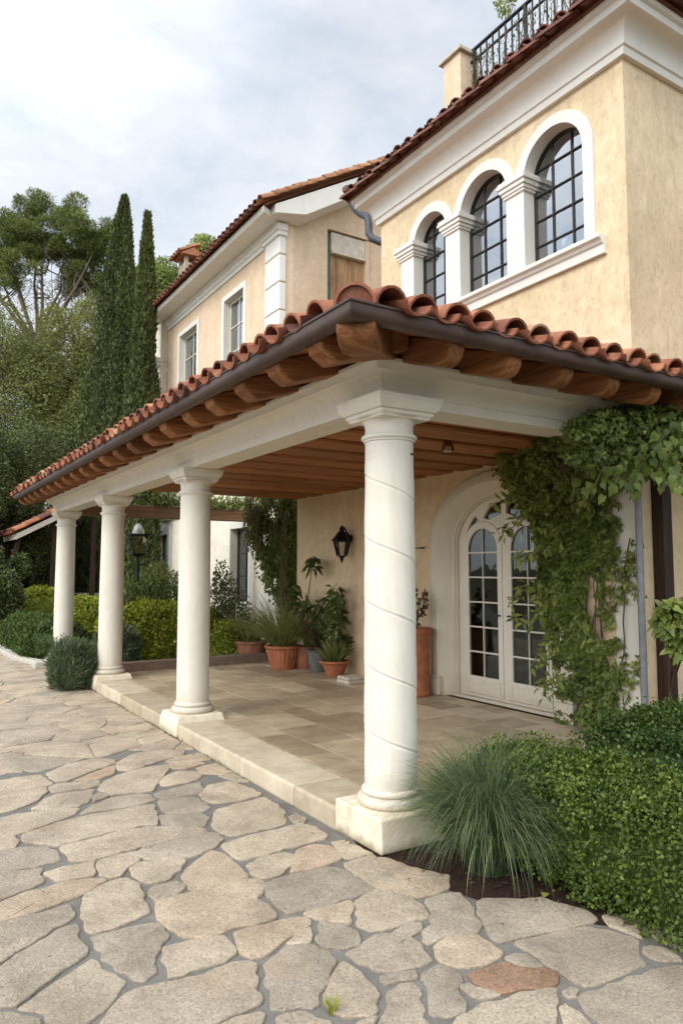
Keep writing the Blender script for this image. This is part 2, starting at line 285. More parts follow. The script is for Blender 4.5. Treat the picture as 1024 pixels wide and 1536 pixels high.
[(1.221,3.822),(1.274,3.857),(1.386,3.844),(1.404,3.776),(1.363,3.72),(1.269,3.686),(1.22,3.691),(1.209,3.75)],
[(1.066,4.238),(1.093,4.348),(1.21,4.375),(1.313,4.379),(1.308,4.246),(1.194,4.157),(1.151,4.078),(1.098,4.076),(1.065,4.147)],
[(0.954,4.694),(1.158,4.715),(1.363,4.765),(1.548,4.711),(1.761,4.577),(1.791,4.517),(1.793,4.455),(1.705,4.43),(1.519,4.431),(1.365,4.436),(1.217,4.404),(1.1,4.377),(0.97,4.425)],
[(0.783,5.008),(0.966,5.098),(1.137,5.165),(1.502,5.17),(1.666,5.166),(1.638,4.989),(1.574,4.75),(1.468,4.782),(1.255,4.772),(1.093,4.737),(0.942,4.719),(0.793,4.887)],
[(1.198,5.241),(1.25,5.328),(1.45,5.484),(1.649,5.484),(1.719,5.424),(1.722,5.26),(1.571,5.216),(1.386,5.233)],
[(0.647,5.427),(0.721,5.448),(0.881,5.464),(1.028,5.443),(1.218,5.373),(1.154,5.245),(0.976,5.155),(0.81,5.071),(0.749,5.042),(0.71,5.175),(0.63,5.266)],
[(0.601,5.203),(0.686,5.161),(0.732,5.08),(0.765,4.923),(0.729,4.817),(0.646,4.833),(0.566,4.872)],
[(0.931,5.504),(1.065,5.725),(1.156,5.777),(1.399,5.766),(1.387,5.688),(1.291,5.452),(1.215,5.409),(1.064,5.435)],
[(0.691,6.069),(0.795,6.059),(0.963,6.01),(1.103,5.981),(1.091,5.873),(0.993,5.691),(0.833,5.565),(0.731,5.534),(0.634,5.525)],
[(1.116,5.973),(1.205,6.035),(1.48,5.955),(1.474,5.837),(1.373,5.811),(1.126,5.84)],
[(1.348,5.548),(1.406,5.648),(1.458,5.627),(1.444,5.514),(1.332,5.452)],
[(1.43,5.746),(1.513,5.904),(1.654,6.038),(1.874,6.138),(2.108,6.136),(2.081,6.008),(1.943,5.791),(1.837,5.609),(1.765,5.479),(1.659,5.517),(1.48,5.546)],
[(1.755,5.401),(1.939,5.456),(2.15,5.504),(2.106,5.323),(2.024,5.232),(1.859,5.227),(1.767,5.258)],
[(1.723,5.233),(1.942,5.213),(1.979,5.152),(2.003,4.93),(1.946,4.843),(1.841,4.861),(1.683,4.961)],
[(1.632,4.922),(1.696,4.919),(1.915,4.782),(1.889,4.67),(1.813,4.574),(1.606,4.73)],
[(1.881,5.673),(1.934,5.765),(2.093,5.897),(2.229,5.812),(2.231,5.643),(2.068,5.555),(1.88,5.552)],
[(0.726,6.404),(0.835,6.386),(1.055,6.421),(1.135,6.371),(1.174,6.062),(1.035,6.03),(0.798,6.086),(0.696,6.117)],
[(1.174,6.38),(1.377,6.602),(1.658,6.692),(1.758,6.552),(1.753,6.44),(1.53,6.292),(1.289,6.094),(1.204,6.104)],
[(1.32,6.063),(1.516,6.232),(1.736,6.377),(1.665,6.139),(1.491,5.999)],
[(1.695,6.189),(1.76,6.436),(2.001,6.68),(2.291,6.625),(2.393,6.518),(2.337,6.387),(2.049,6.27),(1.804,6.12)],
[(2.084,6.015),(2.134,6.164),(2.33,6.079),(2.389,6.004),(2.204,5.926)]]
# ---------------------------------------------------------------- mesh helpers
def link(name,me,mat,parent=None,label=None):
    o=bpy.data.objects.new(name,me); COL.objects.link(o)
    for m in (mat if isinstance(mat,(list,tuple)) else [mat]): me.materials.append(MATS[m])
    if parent is not None:
        o.parent=parent
        if parent.type=='EMPTY': o.matrix_parent_inverse=Matrix.Translation(parent.location).inverted()
    if label: o['label']=label
    return o
def tag(o,label,cat,group=None):
    o['label']=label; o['category']=cat
    if group: o['group']=group
    return o
def thing(name,loc,label,cat,group=None):
    o=bpy.data.objects.new(name,None); COL.objects.link(o); o.location=loc; o.empty_display_size=.1
    return tag(o,label,cat,group)
def structure(o): o['kind']='structure'; return o
class MB:
    def __init__(s): s.v=[]; s.f=[]; s.t=[]; s.cur=.5
    def add(s,vs,fs,t=None):
        n=len(s.v); s.v+=[tuple(v) for v in vs]
        for f in fs: s.f.append(tuple(i+n for i in f)); s.t.append(s.cur if t is None else t)
        return s
    def box(s,a,b,t=None):
        (x0,y0,z0),(x1,y1,z1)=a,b
        return s.add([(x0,y0,z0),(x1,y0,z0),(x1,y1,z0),(x0,y1,z0),(x0,y0,z1),(x1,y0,z1),(x1,y1,z1),(x0,y1,z1)],
          [(0,3,2,1),(4,5,6,7),(0,1,5,4),(1,2,6,5),(2,3,7,6),(3,0,4,7)],t)
    def loft(s,rings,closed=True,caps=True,t=None):
        n=len(rings[0]); vs=[p for r in rings for p in r]; fs=[]
        for i in range(len(rings)-1):
            for j in range(n if closed else n-1):
                k=(j+1)%n; fs.append((i*n+j,i*n+k,(i+1)*n+k,(i+1)*n+j))
        if caps and closed: fs.append(tuple(range(n-1,-1,-1))); fs.append(tuple((len(rings)-1)*n+j for j in range(n)))
        return s.add(vs,fs,t)
    def lathe(s,prof,c,seg=48,t=None,caps=True):
        return s.loft([[(c[0]+r*cos(2*PI*j/seg),c[1]+r*sin(2*PI*j/seg),c[2]+z) for j in range(seg)] for r,z in prof],True,caps,t)
    def tube(s,pts,r,seg=8,t=None,caps=True):
        pts=[Vector(p) for p in pts]; rings=[]; up=None
        for i,p in enumerate(pts):
            d=(pts[min(i+1,len(pts)-1)]-pts[max(i-1,0)]).normalized()
            if up is None:
                up=Vector((0,0,1)) if abs(d.z)<.9 else Vector((1,0,0))
            a=(up-d*up.dot(d))
            if a.length<1e-5: a=d.orthogonal()
            a.normalize(); b=d.cross(a); up=a
            rr=r[i] if isinstance(r,(list,tuple)) else r
            rings.append([p+a*rr*cos(2*PI*j/seg)+b*rr*sin(2*PI*j/seg) for j in range(seg)])
        return s.loft(rings,True,caps,t)
    def bar(s,a,b,w,h,t=None,up=(0,0,1)):
        a,b=Vector(a),Vector(b); d=(b-a).normalized(); u=Vector(up); u=(u-d*u.dot(d)).normalized(); r=d.cross(u)
        q=[(-1,-1),(1,-1),(1,1),(-1,1)]
        return s.loft([[p+r*x*w/2+u*y*h/2 for x,y in q] for p in (a,b)],True,True,t)
    def prism(s,poly,fn,h0,h1,t=None):
        """poly in 2D, fn(u,v,h)->xyz"""
        return s.loft([[fn(u,v,h0) for u,v in poly],[fn(u,v,h1) for u,v in poly]],True,True,t)
    def build(s,name,mat,parent=None,smooth=False,bevel=0,label=None,seg=2,weld=False):
        me=bpy.data.meshes.new(name); me.from_pydata(s.v,[],s.f)
        a=me.attributes.new('tint','FLOAT','FACE'); a.data.foreach_set('value',np.array(s.t,dtype=np.float32))
        bm=bmesh.new(); bm.from_mesh(me)
        if weld: bmesh.ops.remove_doubles(bm,verts=bm.verts,dist=1e-5)
        bmesh.ops.recalc_face_normals(bm,faces=bm.faces); bm.to_mesh(me); bm.free()
        if smooth:
            me.polygons.foreach_set('use_smooth',[True]*len(me.polygons)); me.set_sharp_from_angle(angle=R(smooth if smooth is not True else 40))
        o=link(name,me,mat,parent,label)
        if bevel:
            b=o.modifiers.new('bevel','BEVEL'); b.width=bevel; b.segments=seg; b.limit_method='ANGLE'; b.angle_limit=R(35)
        return o
def plate(name,loops,fn,h0,h1,mat,parent=None,bevel=0,label=None):
    """flat plate with holes: loops of 2D points (first outer), thickness h0..h1, fn(u,v,h)->xyz"""
    cu=bpy.data.curves.new('c','CURVE'); cu.dimensions='2D'; cu.fill_mode='BOTH'; cu.extrude=.5
    for L in loops:
        sp=cu.splines.new('POLY'); sp.points.add(len(L)-1); sp.use_cyclic_u=True
        for p,(u,v) in zip(sp.points,L): p.co=(u,v,0,1)
    o=bpy.data.objects.new('c',cu); COL.objects.link(o)
    dg=bpy.context.evaluated_depsgraph_get(); me=bpy.data.meshes.new_from_object(o.evaluated_get(dg))
    bpy.data.objects.remove(o); bpy.data.curves.remove(cu)
    me.name=name; me.materials.clear()
    for v in me.vertices: v.co=fn(v.co.x,v.co.y,h0+(v.co.z+.5)*(h1-h0))
    bm=bmesh.new(); bm.from_mesh(me); bmesh.ops.remove_doubles(bm,verts=bm.verts,dist=1e-5); bmesh.ops.recalc_face_normals(bm,faces=bm.faces)
    bm.to_mesh(me); bm.free()
    me.polygons.foreach_set('use_smooth',[False]*len(me.polygons))
    ob=link(name,me,mat,parent,label)
    if bevel:
        b=ob.modifiers.new('bevel','BEVEL'); b.width=bevel; b.segments=2; b.limit_method='ANGLE'; b.angle_limit=R(50)
    return ob
WX=lambda X:(lambda u,v,h:(X-h,u,v))      # wall facing -X : u=Y v=Z h=outward
WY=lambda Y:(lambda u,v,h:(u,Y-h,v))      # wall facing -Y : u=X v=Z h=outward
rect=lambda a,b,c,d:[(a,b),(c,b),(c,d),(a,d)]
def arch(c,hw,z0,zs,b,n=20):               # counter-clockwise arch outline
    return [(c-hw,z0),(c+hw,z0)]+[(c+hw*cos(PI*i/n),zs+b*sin(PI*i/n)) for i in range(n+1)]
def clip(poly,rc):
    x0,y0,x1,y1=rc
    for ax,sg,lim in ((0,1,x0),(0,-1,x1),(1,1,y0),(1,-1,y1)):
        out=[]
        for i,p in enumerate(poly):
            q=poly[(i+1)%len(poly)]; pi=sg*(p[ax]-lim)>=0; qi=sg*(q[ax]-lim)>=0
            if pi: out.append(p)
            if pi!=qi:
                k=(lim-p[ax])/(q[ax]-p[ax]); out.append((p[0]+k*(q[0]-p[0]),p[1]+k*(q[1]-p[1])))
        poly=out
        if len(poly)<3: return []
    res=[]
    for p in poly:
        if not res or (abs(p[0]-res[-1][0])+abs(p[1]-res[-1][1]))>1e-4: res.append(p)
    if len(res)>2 and abs(res[0][0]-res[-1][0])+abs(res[0][1]-res[-1][1])<1e-4: res.pop()
    return res if len(res)>2 else []
# ---------------------------------------------------------------- camera
YAW=R(32.1); PIT=math.atan(87/1087.); CAMZ=1.65; FPX=1087.
cam=bpy.data.cameras.new('camera'); co=bpy.data.objects.new('camera',cam); COL.objects.link(co)
cam.sensor_fit='VERTICAL'; cam.sensor_height=36; cam.sensor_width=24; cam.lens=FPX/1536*36; cam.clip_end=2000
co.location=(0,0,CAMZ); co.rotation_euler=(PI/2+PIT,0,-YAW); SC.camera=co
F0=np.array([sin(YAW),cos(YAW),0.]); RT=np.array([cos(YAW),-sin(YAW),0.]); FW=cos(PIT)*F0+sin(PIT)*np.array([0,0,1.]); UP=cos(PIT)*np.array([0,0,1.])-sin(PIT)*F0
def at(px,py,d):                            # world point seen at photo pixel (px,py), d metres ahead
    r=FW*FPX+RT*(px-512)-UP*(py-768); return np.array([0,0,CAMZ])+r*d/(r@F0)
# ---------------------------------------------------------------- roof tiles
def tiles(mb,P0,u,h,pitch,L,S,ok,sp=.225,exp=.33,ln=.43,r0=.102,r1=.086,th=.014,pans=True,jit=1.,start=.11,band=None):
    """barrel tiles: P0 eave corner, u along eave, h horizontal up-slope, ok(x,y)->keep"""
    u=Vector(u); v=Vector((h[0]*cos(pitch),h[1]*cos(pitch),sin(pitch))); n=u.cross(v)
    if n.z<0: n=-n
    P0=Vector(P0)
    def one(a,s0,ln,ra,rb,lift0,lift1,up,seg=8,t=.5):
        rings=[]
        for (s,r,lf) in ((s0,ra,lift0),(s0+ln,rb,lift1)):
            for k in (0,1):
                rr=r-(th if k else 0)
                rings.append([P0+u*(a-rr*cos(PI*j/seg))+v*s+n*(lf+(rr*sin(PI*j/seg) if up else -rr*sin(PI*j/seg)*.75)) for j in range(seg+1)])
        o0,i0,o1,i1=rings; m=seg+1; fs=[]
        for j in range(seg):
            fs+=[(j,j+1,2*m+j+1,2*m+j),(m+j,3*m+j,3*m+j+1,m+j+1),(j,m+j,m+j+1,j+1)]
        fs+=[(0,2*m,3*m,m),(seg,m+seg,3*m+seg,2*m+seg)]
        mb.add(o0+i0+o1+i1,fs,t)
    rows=int(S/exp)+1; cols=int(L/sp)+1
    for c in range(cols):
        a=start+c*sp
        if a>L: break
        for r in range(rows):
            s=r*exp
            p=P0+u*a+v*(s+.2)
            if not ok(p.x,p.y): continue
            t=min(1,max(0,random.gauss(.5,.30)))
            ja=random.uniform(-.006,.006)*jit; js=random.uniform(-.014,.014)*jit
            one(a+ja,s+js,ln,r0,r1,.052+random.uniform(0,.006),.030,True,8,t)
            if pans:
                p2=P0+u*(a+sp/2)+v*(s+.2)
                if ok(p2.x,p2.y): one(a+sp/2,s+js-(.075 if r==0 else .0),ln,.092,.104,.088,.066,False,6,min(1,max(0,random.gauss(.45,.2))))
def ridge(mb,A,B,r=.115,ln=.42,exp=.34,n0=None):
    A,B=Vector(A),Vector(B); d=(B-A); L=d.length; d.normalize(); w=d.cross(Vector((0,0,1))).normalized(); n=w.cross(d)
    k=int(L/exp)
    for i in range(k+1):
        s0=i*exp; seg=9; th=.016; rings=[]
        w2=random.uniform(-.008,.008)
        for s,rr0,lf in ((s0,r,.035),(s0+ln,r*.84,.012)):
            for q in (0,1):
                rr=rr0-(th if q else 0)
                rings.append([A+d*s+w*(w2-rr*cos(PI*j/seg))+n*(lf+rr*sin(PI*j/seg)) for j in range(seg+1)])
        m=seg+1; fs=[]
        for j in range(seg): fs+=[(j,j+1,2*m+j+1,2*m+j),(m+j,3*m+j,3*m+j+1,m+j+1),(j,m+j,m+j+1,j+1)]
        mb.add([p for r_ in rings for p in r_],fs,min(1,max(0,random.gauss(.5,.22))))
        if i==0:   # mortar plug closing the lowest tile
            c=A+d*.02; mb.add([c+w*(w2-(r-th)*cos(PI*j/seg))+n*(.035+(r-th)*sin(PI*j/seg)) for j in range(seg+1)],[tuple(range(seg+1))],.25)
# ---------------------------------------------------------------- leaves
def npmesh(name,V,F,T,mat,parent=None,label=None):
    k=F.shape[1]; me=bpy.data.meshes.new(name)
    me.vertices.add(len(V)); me.vertices.foreach_set('co',V.astype(np.float32).ravel())
    me.loops.add(F.size); me.loops.foreach_set('vertex_index',F.astype(np.int32).ravel())
    me.polygons.add(len(F)); me.polygons.foreach_set('loop_start',np.arange(0,F.size,k,dtype=np.int32))
    me.update(calc_edges=True); me.validate()
    a=me.attributes.new('tint','FLOAT','FACE'); a.data.foreach_set('value',np.clip(T,0,1).astype(np.float32))
    return link(name,me,mat,parent,label)
def unit(a): return a/np.maximum(np.linalg.norm(a,axis=-1,keepdims=True),1e-9)
def noise3(P,scale,seed=0):
    g=np.random.default_rng(seed); out=0
    for i in range(7):
        k=g.normal(size=3)*scale*(1+.35*i); out=out+np.sin(P@k+g.uniform(0,6.28))/(1+.25*i)
    return out/3.2
def leafquads(P,D,N,L,W,curl=.0):
    """kite-shaped leaves from base P along D, blade facing N"""
    S=unit(np.cross(D,N)); M=np.cross(S,D)
    L=np.asarray(L)[:,None]; W=np.asarray(W)[:,None]
    mid=P+D*L*.45
    V=np.stack([P,mid+S*W/2+M*W*.18,P+D*L+M*(-curl)*L,mid-S*W/2+M*W*.18],1).reshape(-1,3)
    F=np.arange(len(V)).reshape(-1,4); return V,F
def leaves(name,P,N,mat,parent=None,L=(.03,.05),asp=.6,tv=None,droop=0.,up=0.,rnd=.7,label=None,out=.5):
    """leaf cloud: P points, N outward normals"""
    n=len(P); rv=unit(RNG.normal(size=(n,3)))
    D=unit(N*out+rv*rnd+np.array([0,0,up-droop])); NN=unit(N+unit(RNG.normal(size=(n,3)))*.6+np.array([0,0,.25]))
    NN=unit(NN-D*np.sum(NN*D,1,keepdims=True))
    ln=RNG.uniform(L[0],L[1],n); V,F=leafquads(P,D,NN,ln,ln*asp*RNG.uniform(.8,1.2,n),.1)
    T=(RNG.normal(.5,.2,n) if tv is None else tv+RNG.normal(0,.14,n))
    return npmesh(name,V,F,T,mat,parent,label)
def lobed(P,D,N,L,shape):
    """big leaves of outline shape [(along,across)..]"""
    S=unit(np.cross(D,N)); M=np.cross(S,D); k=len(shape); V=[]
    L=np.asarray(L)[:,None]
    for a,c in shape: V.append(P+D*L*a+S*L*c+M*L*(-.30*a*a+.20*abs(c)-.0))
    V=np.stack(V,1); n=len(P)
    ctr=(P+D*L*.35)[:,None,:]; V=np.concatenate([V,ctr],1); V=V.reshape(-1,3)
    b=np.arange(n)[:,None,None]*(k+1); f=np.array([[i,(i+1)%k,k] for i in range(k)])[None]
    return V,(b+f).reshape(-1,3),k
VINE=[(0,.02),(-.05,.2),(.10,.36),(.26,.33),(.50,.40),(.60,.27),(.8,.12),(1.06,0),(.8,-.12),(.60,-.27),(.50,-.40),(.26,-.33),(.10,-.36),(-.05,-.2),(0,-.02)]
IVY=[(0,.02),(-.04,.25),(.2,.42),(.42,.24),(.68,.2),(1.,0),(.68,-.2),(.42,-.24),(.2,-.42),(-.04,-.25),(0,-.02)]
def bigleaves(name,P,D,N,L,T,mat,parent=None,shape=VINE,label=None):
    V,F,k=lobed(P,unit(D),unit(N-unit(D)*np.sum(N*unit(D),1,keepdims=True)),L,shape); return npmesh(name,V,F,np.repeat(T,k),mat,parent,label)
def blades(name,base,dirs,length,width,droop,mat,parent=None,tv=.5,seg=6,label=None,sd=.2):
    """grass blades: base (n,3), initial dirs (n,3), bending under gravity"""
    n=len(base); P=base.copy(); D=unit(dirs); rows=[]; S=unit(np.cross(D,np.array([0,0,1.])+RNG.normal(0,.3,(n,3))))
    for i in range(seg+1):
        w=(width*(1-(i/seg))**.7*np.minimum(1,.55+i/seg))[:,None]+.0004
        rows+= [P-S*w/2,P+S*w/2]
        P=P+D*(length/seg)[:,None]; D=unit(D+np.array([0,0,-1.])*(droop*(i+1)/seg)[:,None])
        P[:,2]=np.maximum(P[:,2],.012)
    V=np.stack(rows,1); m=2*(seg+1); b=np.arange(n)[:,None,None]*m
    f=np.array([[2*i,2*i+1,2*i+3,2*i+2] for i in range(seg)])[None]
    t=np.repeat(RNG.normal(tv,sd,n),seg)+np.tile(np.linspace(-.06,.12,seg),n)
    return npmesh(name,V.reshape(-1,3),(b+f).reshape(-1,4),t,mat,parent,label)
def boxshell(c,half,n,rough=.05,nscale=4.,power=4.,top=1.2,seed=0,depth=.08,zmin=None):
    """points on the bumpy surface of a clipped hedge"""
    half=np.array(half); P=[];N=[]
    d=unit(RNG.normal(size=(n*2,3))); d[:,2]=np.where(d[:,2]<-.3,-d[:,2],d[:,2])
    # superellipsoid
    cube=RNG.uniform(-1,1,(n*2,3)); A=np.array([half[1]*half[2],half[0]*half[2],half[0]*half[1]*top]); pr=A/A.sum()
    ax=RNG.choice(3,n*2,p=pr); sg=np.where(RNG.random(n*2)<.5,-1,1); sg=np.where(ax==2,1,sg)
    cube[np.arange(n*2),ax]=sg
    r=(np.abs(cube)**power).sum(1)**(1/power); q=cube/r[:,None]
    nrm=unit(np.sign(q)*np.abs(q)**(power-1)/half)
    p=q*half; bump=noise3(p+c,nscale,seed)*rough+noise3(p+c,nscale*3.1,seed+1)*rough*.45
    p=p+nrm*(bump-RNG.random(n*2)**2*depth)[:,None]+c
    return p[:n],nrm[:n],bump[:n]/max(rough,1e-6)
def core(name,c,half,mat,parent,rough=.05,nscale=4.,power=4.,seed=0,inset=.07,res=28):
    """added solid body inside a hedge, blocks light between the leaves"""
    mb=MB(); half=np.array(half); us=np.linspace(-1,1,res); vs=[];
    bm=bmesh.new(); bmesh.ops.create_cube(bm,size=2); bmesh.ops.subdivide_edges(bm,edges=bm.edges,cuts=res//2,use_grid_fill=True)
    me=bpy.data.meshes.new(name)
    for v in bm.verts:
        q=np.array(v.co); q=q/(np.abs(q)**power).sum()**(1/power); nr=unit(np.sign(q)*np.abs(q)**(power-1)/half); p=q*half
        b=float(noise3((p+c)[None],nscale,seed)[0])*rough
        v.co=Vector(p+nr*(b-inset)+c)
    bm.to_mesh(me); bm.free()
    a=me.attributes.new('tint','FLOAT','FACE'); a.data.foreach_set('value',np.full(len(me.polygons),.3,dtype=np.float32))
    return link(name,me,mat,parent)
def blobs(name,cs,k,mat,parent,seed=0,tv=.35):
    """dense inner foliage: rough bodies inside the leaf clumps"""
    bm=bmesh.new()
    for c,h in cs:
        r=bmesh.ops.create_icosphere(bm,subdivisions=3,radius=1.)['verts']; q=np.array([v.co for v in r]); p=q*np.array(h)*k
        p=p*(1+.22*noise3(p+c,3.,seed)+.12*noise3(p+c,9.,seed+1))[:,None]+np.array(c)
        p[:,2]=np.maximum(p[:,2],.02)
        for v,x in zip(r,p): v.co=Vector(x)
    me=bpy.data.meshes.new(name); bm.to_mesh(me); bm.free()
    a=me.attributes.new('tint','FLOAT','FACE'); a.data.foreach_set('value',(tv+RNG.normal(0,.15,len(me.polygons))).astype(np.float32)); return link(name,me,mat,parent)
def clumps(cs,n,rough=.15,inner=.35,seed=0,flat=1.):
    """leaf points over many ellipsoid clumps: cs list of (centre, (rx,ry,rz))"""
    vol=np.array([(c[1][0]*c[1][1]*c[1][2])**.67 for c in cs]); pr=vol/vol.sum(); k=RNG.choice(len(cs),n,p=pr)
    C=np.array([c[0] for c in cs])[k]; H=np.array([c[1] for c in cs])[k]
    d=unit(RNG.normal(size=(n,3))); rad=(inner+(1-inner)*RNG.random(n)**.45)
    P=d*H*rad[:,None]; P=P*(1+rough*noise3(P+C,2.2,seed))[:,None]
    return C+P,unit(d/H),d[:,2]
# ================================================================ VILLA (main block with tower)
villa=thing('villa',(5.85,4.2,0),'cream stuccoed house with tall upper storey and three arched windows in a row','house')
DC,DHW,DZS,DB=6.05,.94,1.95,.70
wins=[(5.08,.40),(6.14,.40),(7.13,.33)]; WZ0,WZS=4.93,5.97
plate('wall',[rect(4.2,0,10.73,3.2),arch(DC,DHW,.02,DZS,DB,24)],WX(5.85),-.3,0,'stucco_porch',villa)
plate('wall',[[(4.2,3.2),(10.73,3.2),(10.73,4.05),(8.25,4.05),(8.25,7.12),(4.2,7.12)]]+[arch(c,hw+.06,WZ0-.06,WZS,hw+.06,20) for c,hw in wins],WX(5.85),-.3,0,'stucco_cream',villa)
MB().box((6.15,4.2,0),(12,4.5,3.2)).build('wall','stucco_porch',villa)
MB().box((6.15,4.2,3.2),(12,4.5,7.12)).build('wall','stucco_cream',villa)
MB().box((6.15,10.43,0),(12,10.73,4.05)).box((6.15,7.95,4.06),(12,8.25,7.12)).box((11.7,4.5,0),(12,10.43,4.05)).box((11.7,4.5,4.06),(12,7.95,7.12)).build('wall','stucco_cream',villa)
MB().box((5.86,8.26,4.06),(12,10.72,4.2)).box((6.16,4.52,4.0),(11.69,7.94,4.04)).build('terrace_floor','concrete',villa)
MB().box((5.842,4.195,.1),(5.852,4.46,2.95)).build('corner_board','white_plaster',villa)
# cornice
def sweepL(mb,prof,pts):
    """prof (d,z); pts list of functions d->(x,y)"""
    mb.loft([[(*p(d),z) for d,z in prof] for p in pts])
cprof=[(0,6.61),(.05,6.61),(.06,6.68),(.08,6.69)]+[(.08+.18*(1-cos(a)),6.69+.20*sin(a)) for a in [PI/2*i/7 for i in range(1,8)]]+[(.275,6.90),(.275,6.97),(.305,6.985),(.32,7.02),(0,7.02)]
mb=MB(); sweepL(mb,cprof,[lambda d:(10.5,8.25+d),lambda d:(5.85-d,8.25+d),lambda d:(5.85-d,4.2-d),lambda d:(12,4.2-d)])
mb.build('cornice','white_trim',villa,smooth=30)
# tower roof
PT=math.atan(.3); e=.38; ex,ey0,ey1=5.85-e,4.2-e,8.25+e; ez=7.035
tr=MB(); tiles(tr,(ex,ey0,ez),(0,1,0),(1,0),PT,ey1-ey0,1.25,lambda x,y:(y-ey0)>(x-ex) and (ey1-y)>(x-ex))
tiles(tr,(ex,ey0,ez),(1,0,0),(0,1),PT,6.4,1.25,lambda x,y:(x-ex)>(y-ey0))
tiles(tr,(ex,ey1,ez),(1,0,0),(0,-1),PT,5.,1.25,lambda x,y:(x-ex)>(ey1-y))
ridge(tr,(ex,ey0,ez+.05),(ex+1.25,ey0+1.25,ez+.05+1.25*.3)); ridge(tr,(ex,ey1,ez+.05),(ex+1.25,ey1-1.25,ez+.05+1.25*.3))
k=1.4
ridge(tr,(ex-.015,ey1,ez-.035),(ex-.015,ey0,ez-.035),r=.088,ln=.46,exp=.42)
tr.loft([[(ex+.02+q,ey0+.02+q,ez-.012+.3*q),(12,ey0+.02+q,ez-.012+.3*q),(12,ey1-.02-q,ez-.012+.3*q),(ex+.02+q,ey1-.02-q,ez-.012+.3*q)] for q in (0,k)])
roof=tr.build('roof','tile_brown',villa,smooth=50)
# terrace pillar on the roof
MB().box((6.55,7.30,7.2),(6.90,7.67,8.95)).build('roof_pillar','stucco_wing',villa,bevel=.008)
MB().box((6.50,7.25,8.95),(6.95,7.72,8.995)).box((6.52,7.27,8.995),(6.93,7.70,9.03)).build('pillar_cap','concrete',villa,bevel=.008)
# sill and piers
sp=[(-.17,WZ0),(-.17,4.74),(.045,4.74),(.05,4.83),(.07,4.84),(.085,4.87),(.12,4.885),(.125,4.925),(.0,WZ0)]
mb=MB(); mb.loft([[(5.85-d-o,y,z) for d,z in sp] for y,o in ((4.44,0),(7.86,0))]); mb.build('window_sill','white_trim',villa,bevel=.004)
for y0,y1 in ((5.476,5.744),(6.536,6.804),(7.456,7.73)):
    MB().box((5.812,y0,WZ0+.001),(6.02,y1,5.86)).build('window_pier','white_trim',villa,bevel=.006)
    m=MB()
    for za,zb,o in ((5.845,5.875,.022),(5.875,5.915,.036),(5.915,5.965,.055),(5.965,6.0,.075),(6.0,6.035,.065)):
        m.box((5.812-o,y0-o,za),(6.015,y1+o,zb))
    m.build('pier_capital','white_trim',villa,bevel=.006)
for c,hw in wins:
    w=plate('arched_window',[arch(c,hw,WZ0+.002,WZS,hw,24),]+[q for q in [clip(arch(c,hw-.028,WZ0+.03,WZS,hw-.028,24),rc) for rc in
        [(c-hw+2*hw*i/3+.006,WZ0+.29*j+.006,c-hw+2*hw*(i+1)/3-.006,WZ0+.29*(j+1)-.006) for i in range(3) for j in range(5)]] if q and max(p[0] for p in q)-min(p[0] for p in q)>.04],
        WX(5.995),-.018,.018,'window_iron',villa)
    plate('window_surround',[arch(c,hw+.125,WZ0+.004,WZS,hw+.125,28),arch(c,hw,WZ0+.006,WZS,hw,28)],WX(5.85),-.17,.03,'white_trim',w,bevel=.006)
    plate('glass',[arch(c,hw-.01,WZ0+.02,WZS,hw-.01,24)],WX(6.0),-.003,.003,'window_glass',w)
    for sgn in (-1,1):      # curtains drawn to the sides
        m=MB(); n=28; rows=[]
        for z in (WZ0-.02,5.5,6.36):
            sag=.0 if z<5 else (.05 if z<6 else .16)
            rows.append([(6.085+.028*sin(i*1.35+c*9)+.01*sin(i*3.1),c+sgn*(hw+.08-(i/(n-1))*(.30+sag)),z) for i in range(n)])
        m.loft(rows,closed=False,caps=False); m.build('curtain','curtain',w,smooth=60)
MB().box((6.9,4.55,4.1),(6.95,7.9,7.1)).build('room_backing','room_dark',villa)  # backing panels, the unlit room's dark put into their colour
MB().box((7.2,4.55,.05),(7.25,8.6,3.9)).build('room_backing','room_dark',villa)
# ---- arched double door
def arcband(mb,X0,X1,hw0,b0,hw1,b1,zs,z0,n=36,flare=0):
    """arch strip between outline 0 (at depth X0) and outline 1 (at X1), with straight jambs"""
    def ol(hw,b,X): return [(X,DC-hw,z0)]+[(X,DC-hw*cos(PI*i/n),zs+b*sin(PI*i/n)) for i in range(n+1)]+[(X,DC+hw,z0)]
    return ol(hw0,b0,X0),ol(hw1,b1,X1)
def archsweep(name,prof,mat,parent,zs,z0,n=40):
    """prof: list of (X, hw, b) closed loop"""
    rings=[]
    for (sx,cz,kind) in [(-1,None,'foot')]+[(-cos(PI*i/n),sin(PI*i/n),'a') for i in range(n+1)]+[(1,None,'foot')]:
        rings.append([(X,DC+sx*hw,z0 if cz is None else zs+b*cz) for X,hw,b in prof])
    return MB().loft(rings).build(name,mat,parent,smooth=35)
surround=archsweep('door_surround',[(5.852,1.10,.83),(5.80,1.10,.83),(5.785,1.075,.805),(5.785,.965,.71),(5.80,.95,.70),(5.81,.93,.69),(5.93,.83,.60),(5.93,.80,.575),(5.96,.79,.57),(5.96,.775,.555),(6.06,.775,.555),(6.06,.95,.72),(5.852,.95,.72)],'cream_plaster',villa,DZS,.13)
for s in (-1,1):
    a,b=sorted((DC+s*.905,DC+s*1.125)); m=MB()
    m.box((5.755,a,.13),(5.93,b,.33)).box((5.765,a+.01,.33),(5.93,b-.01,.36)).build('jamb_base','cream_plaster',surround,bevel=.01)
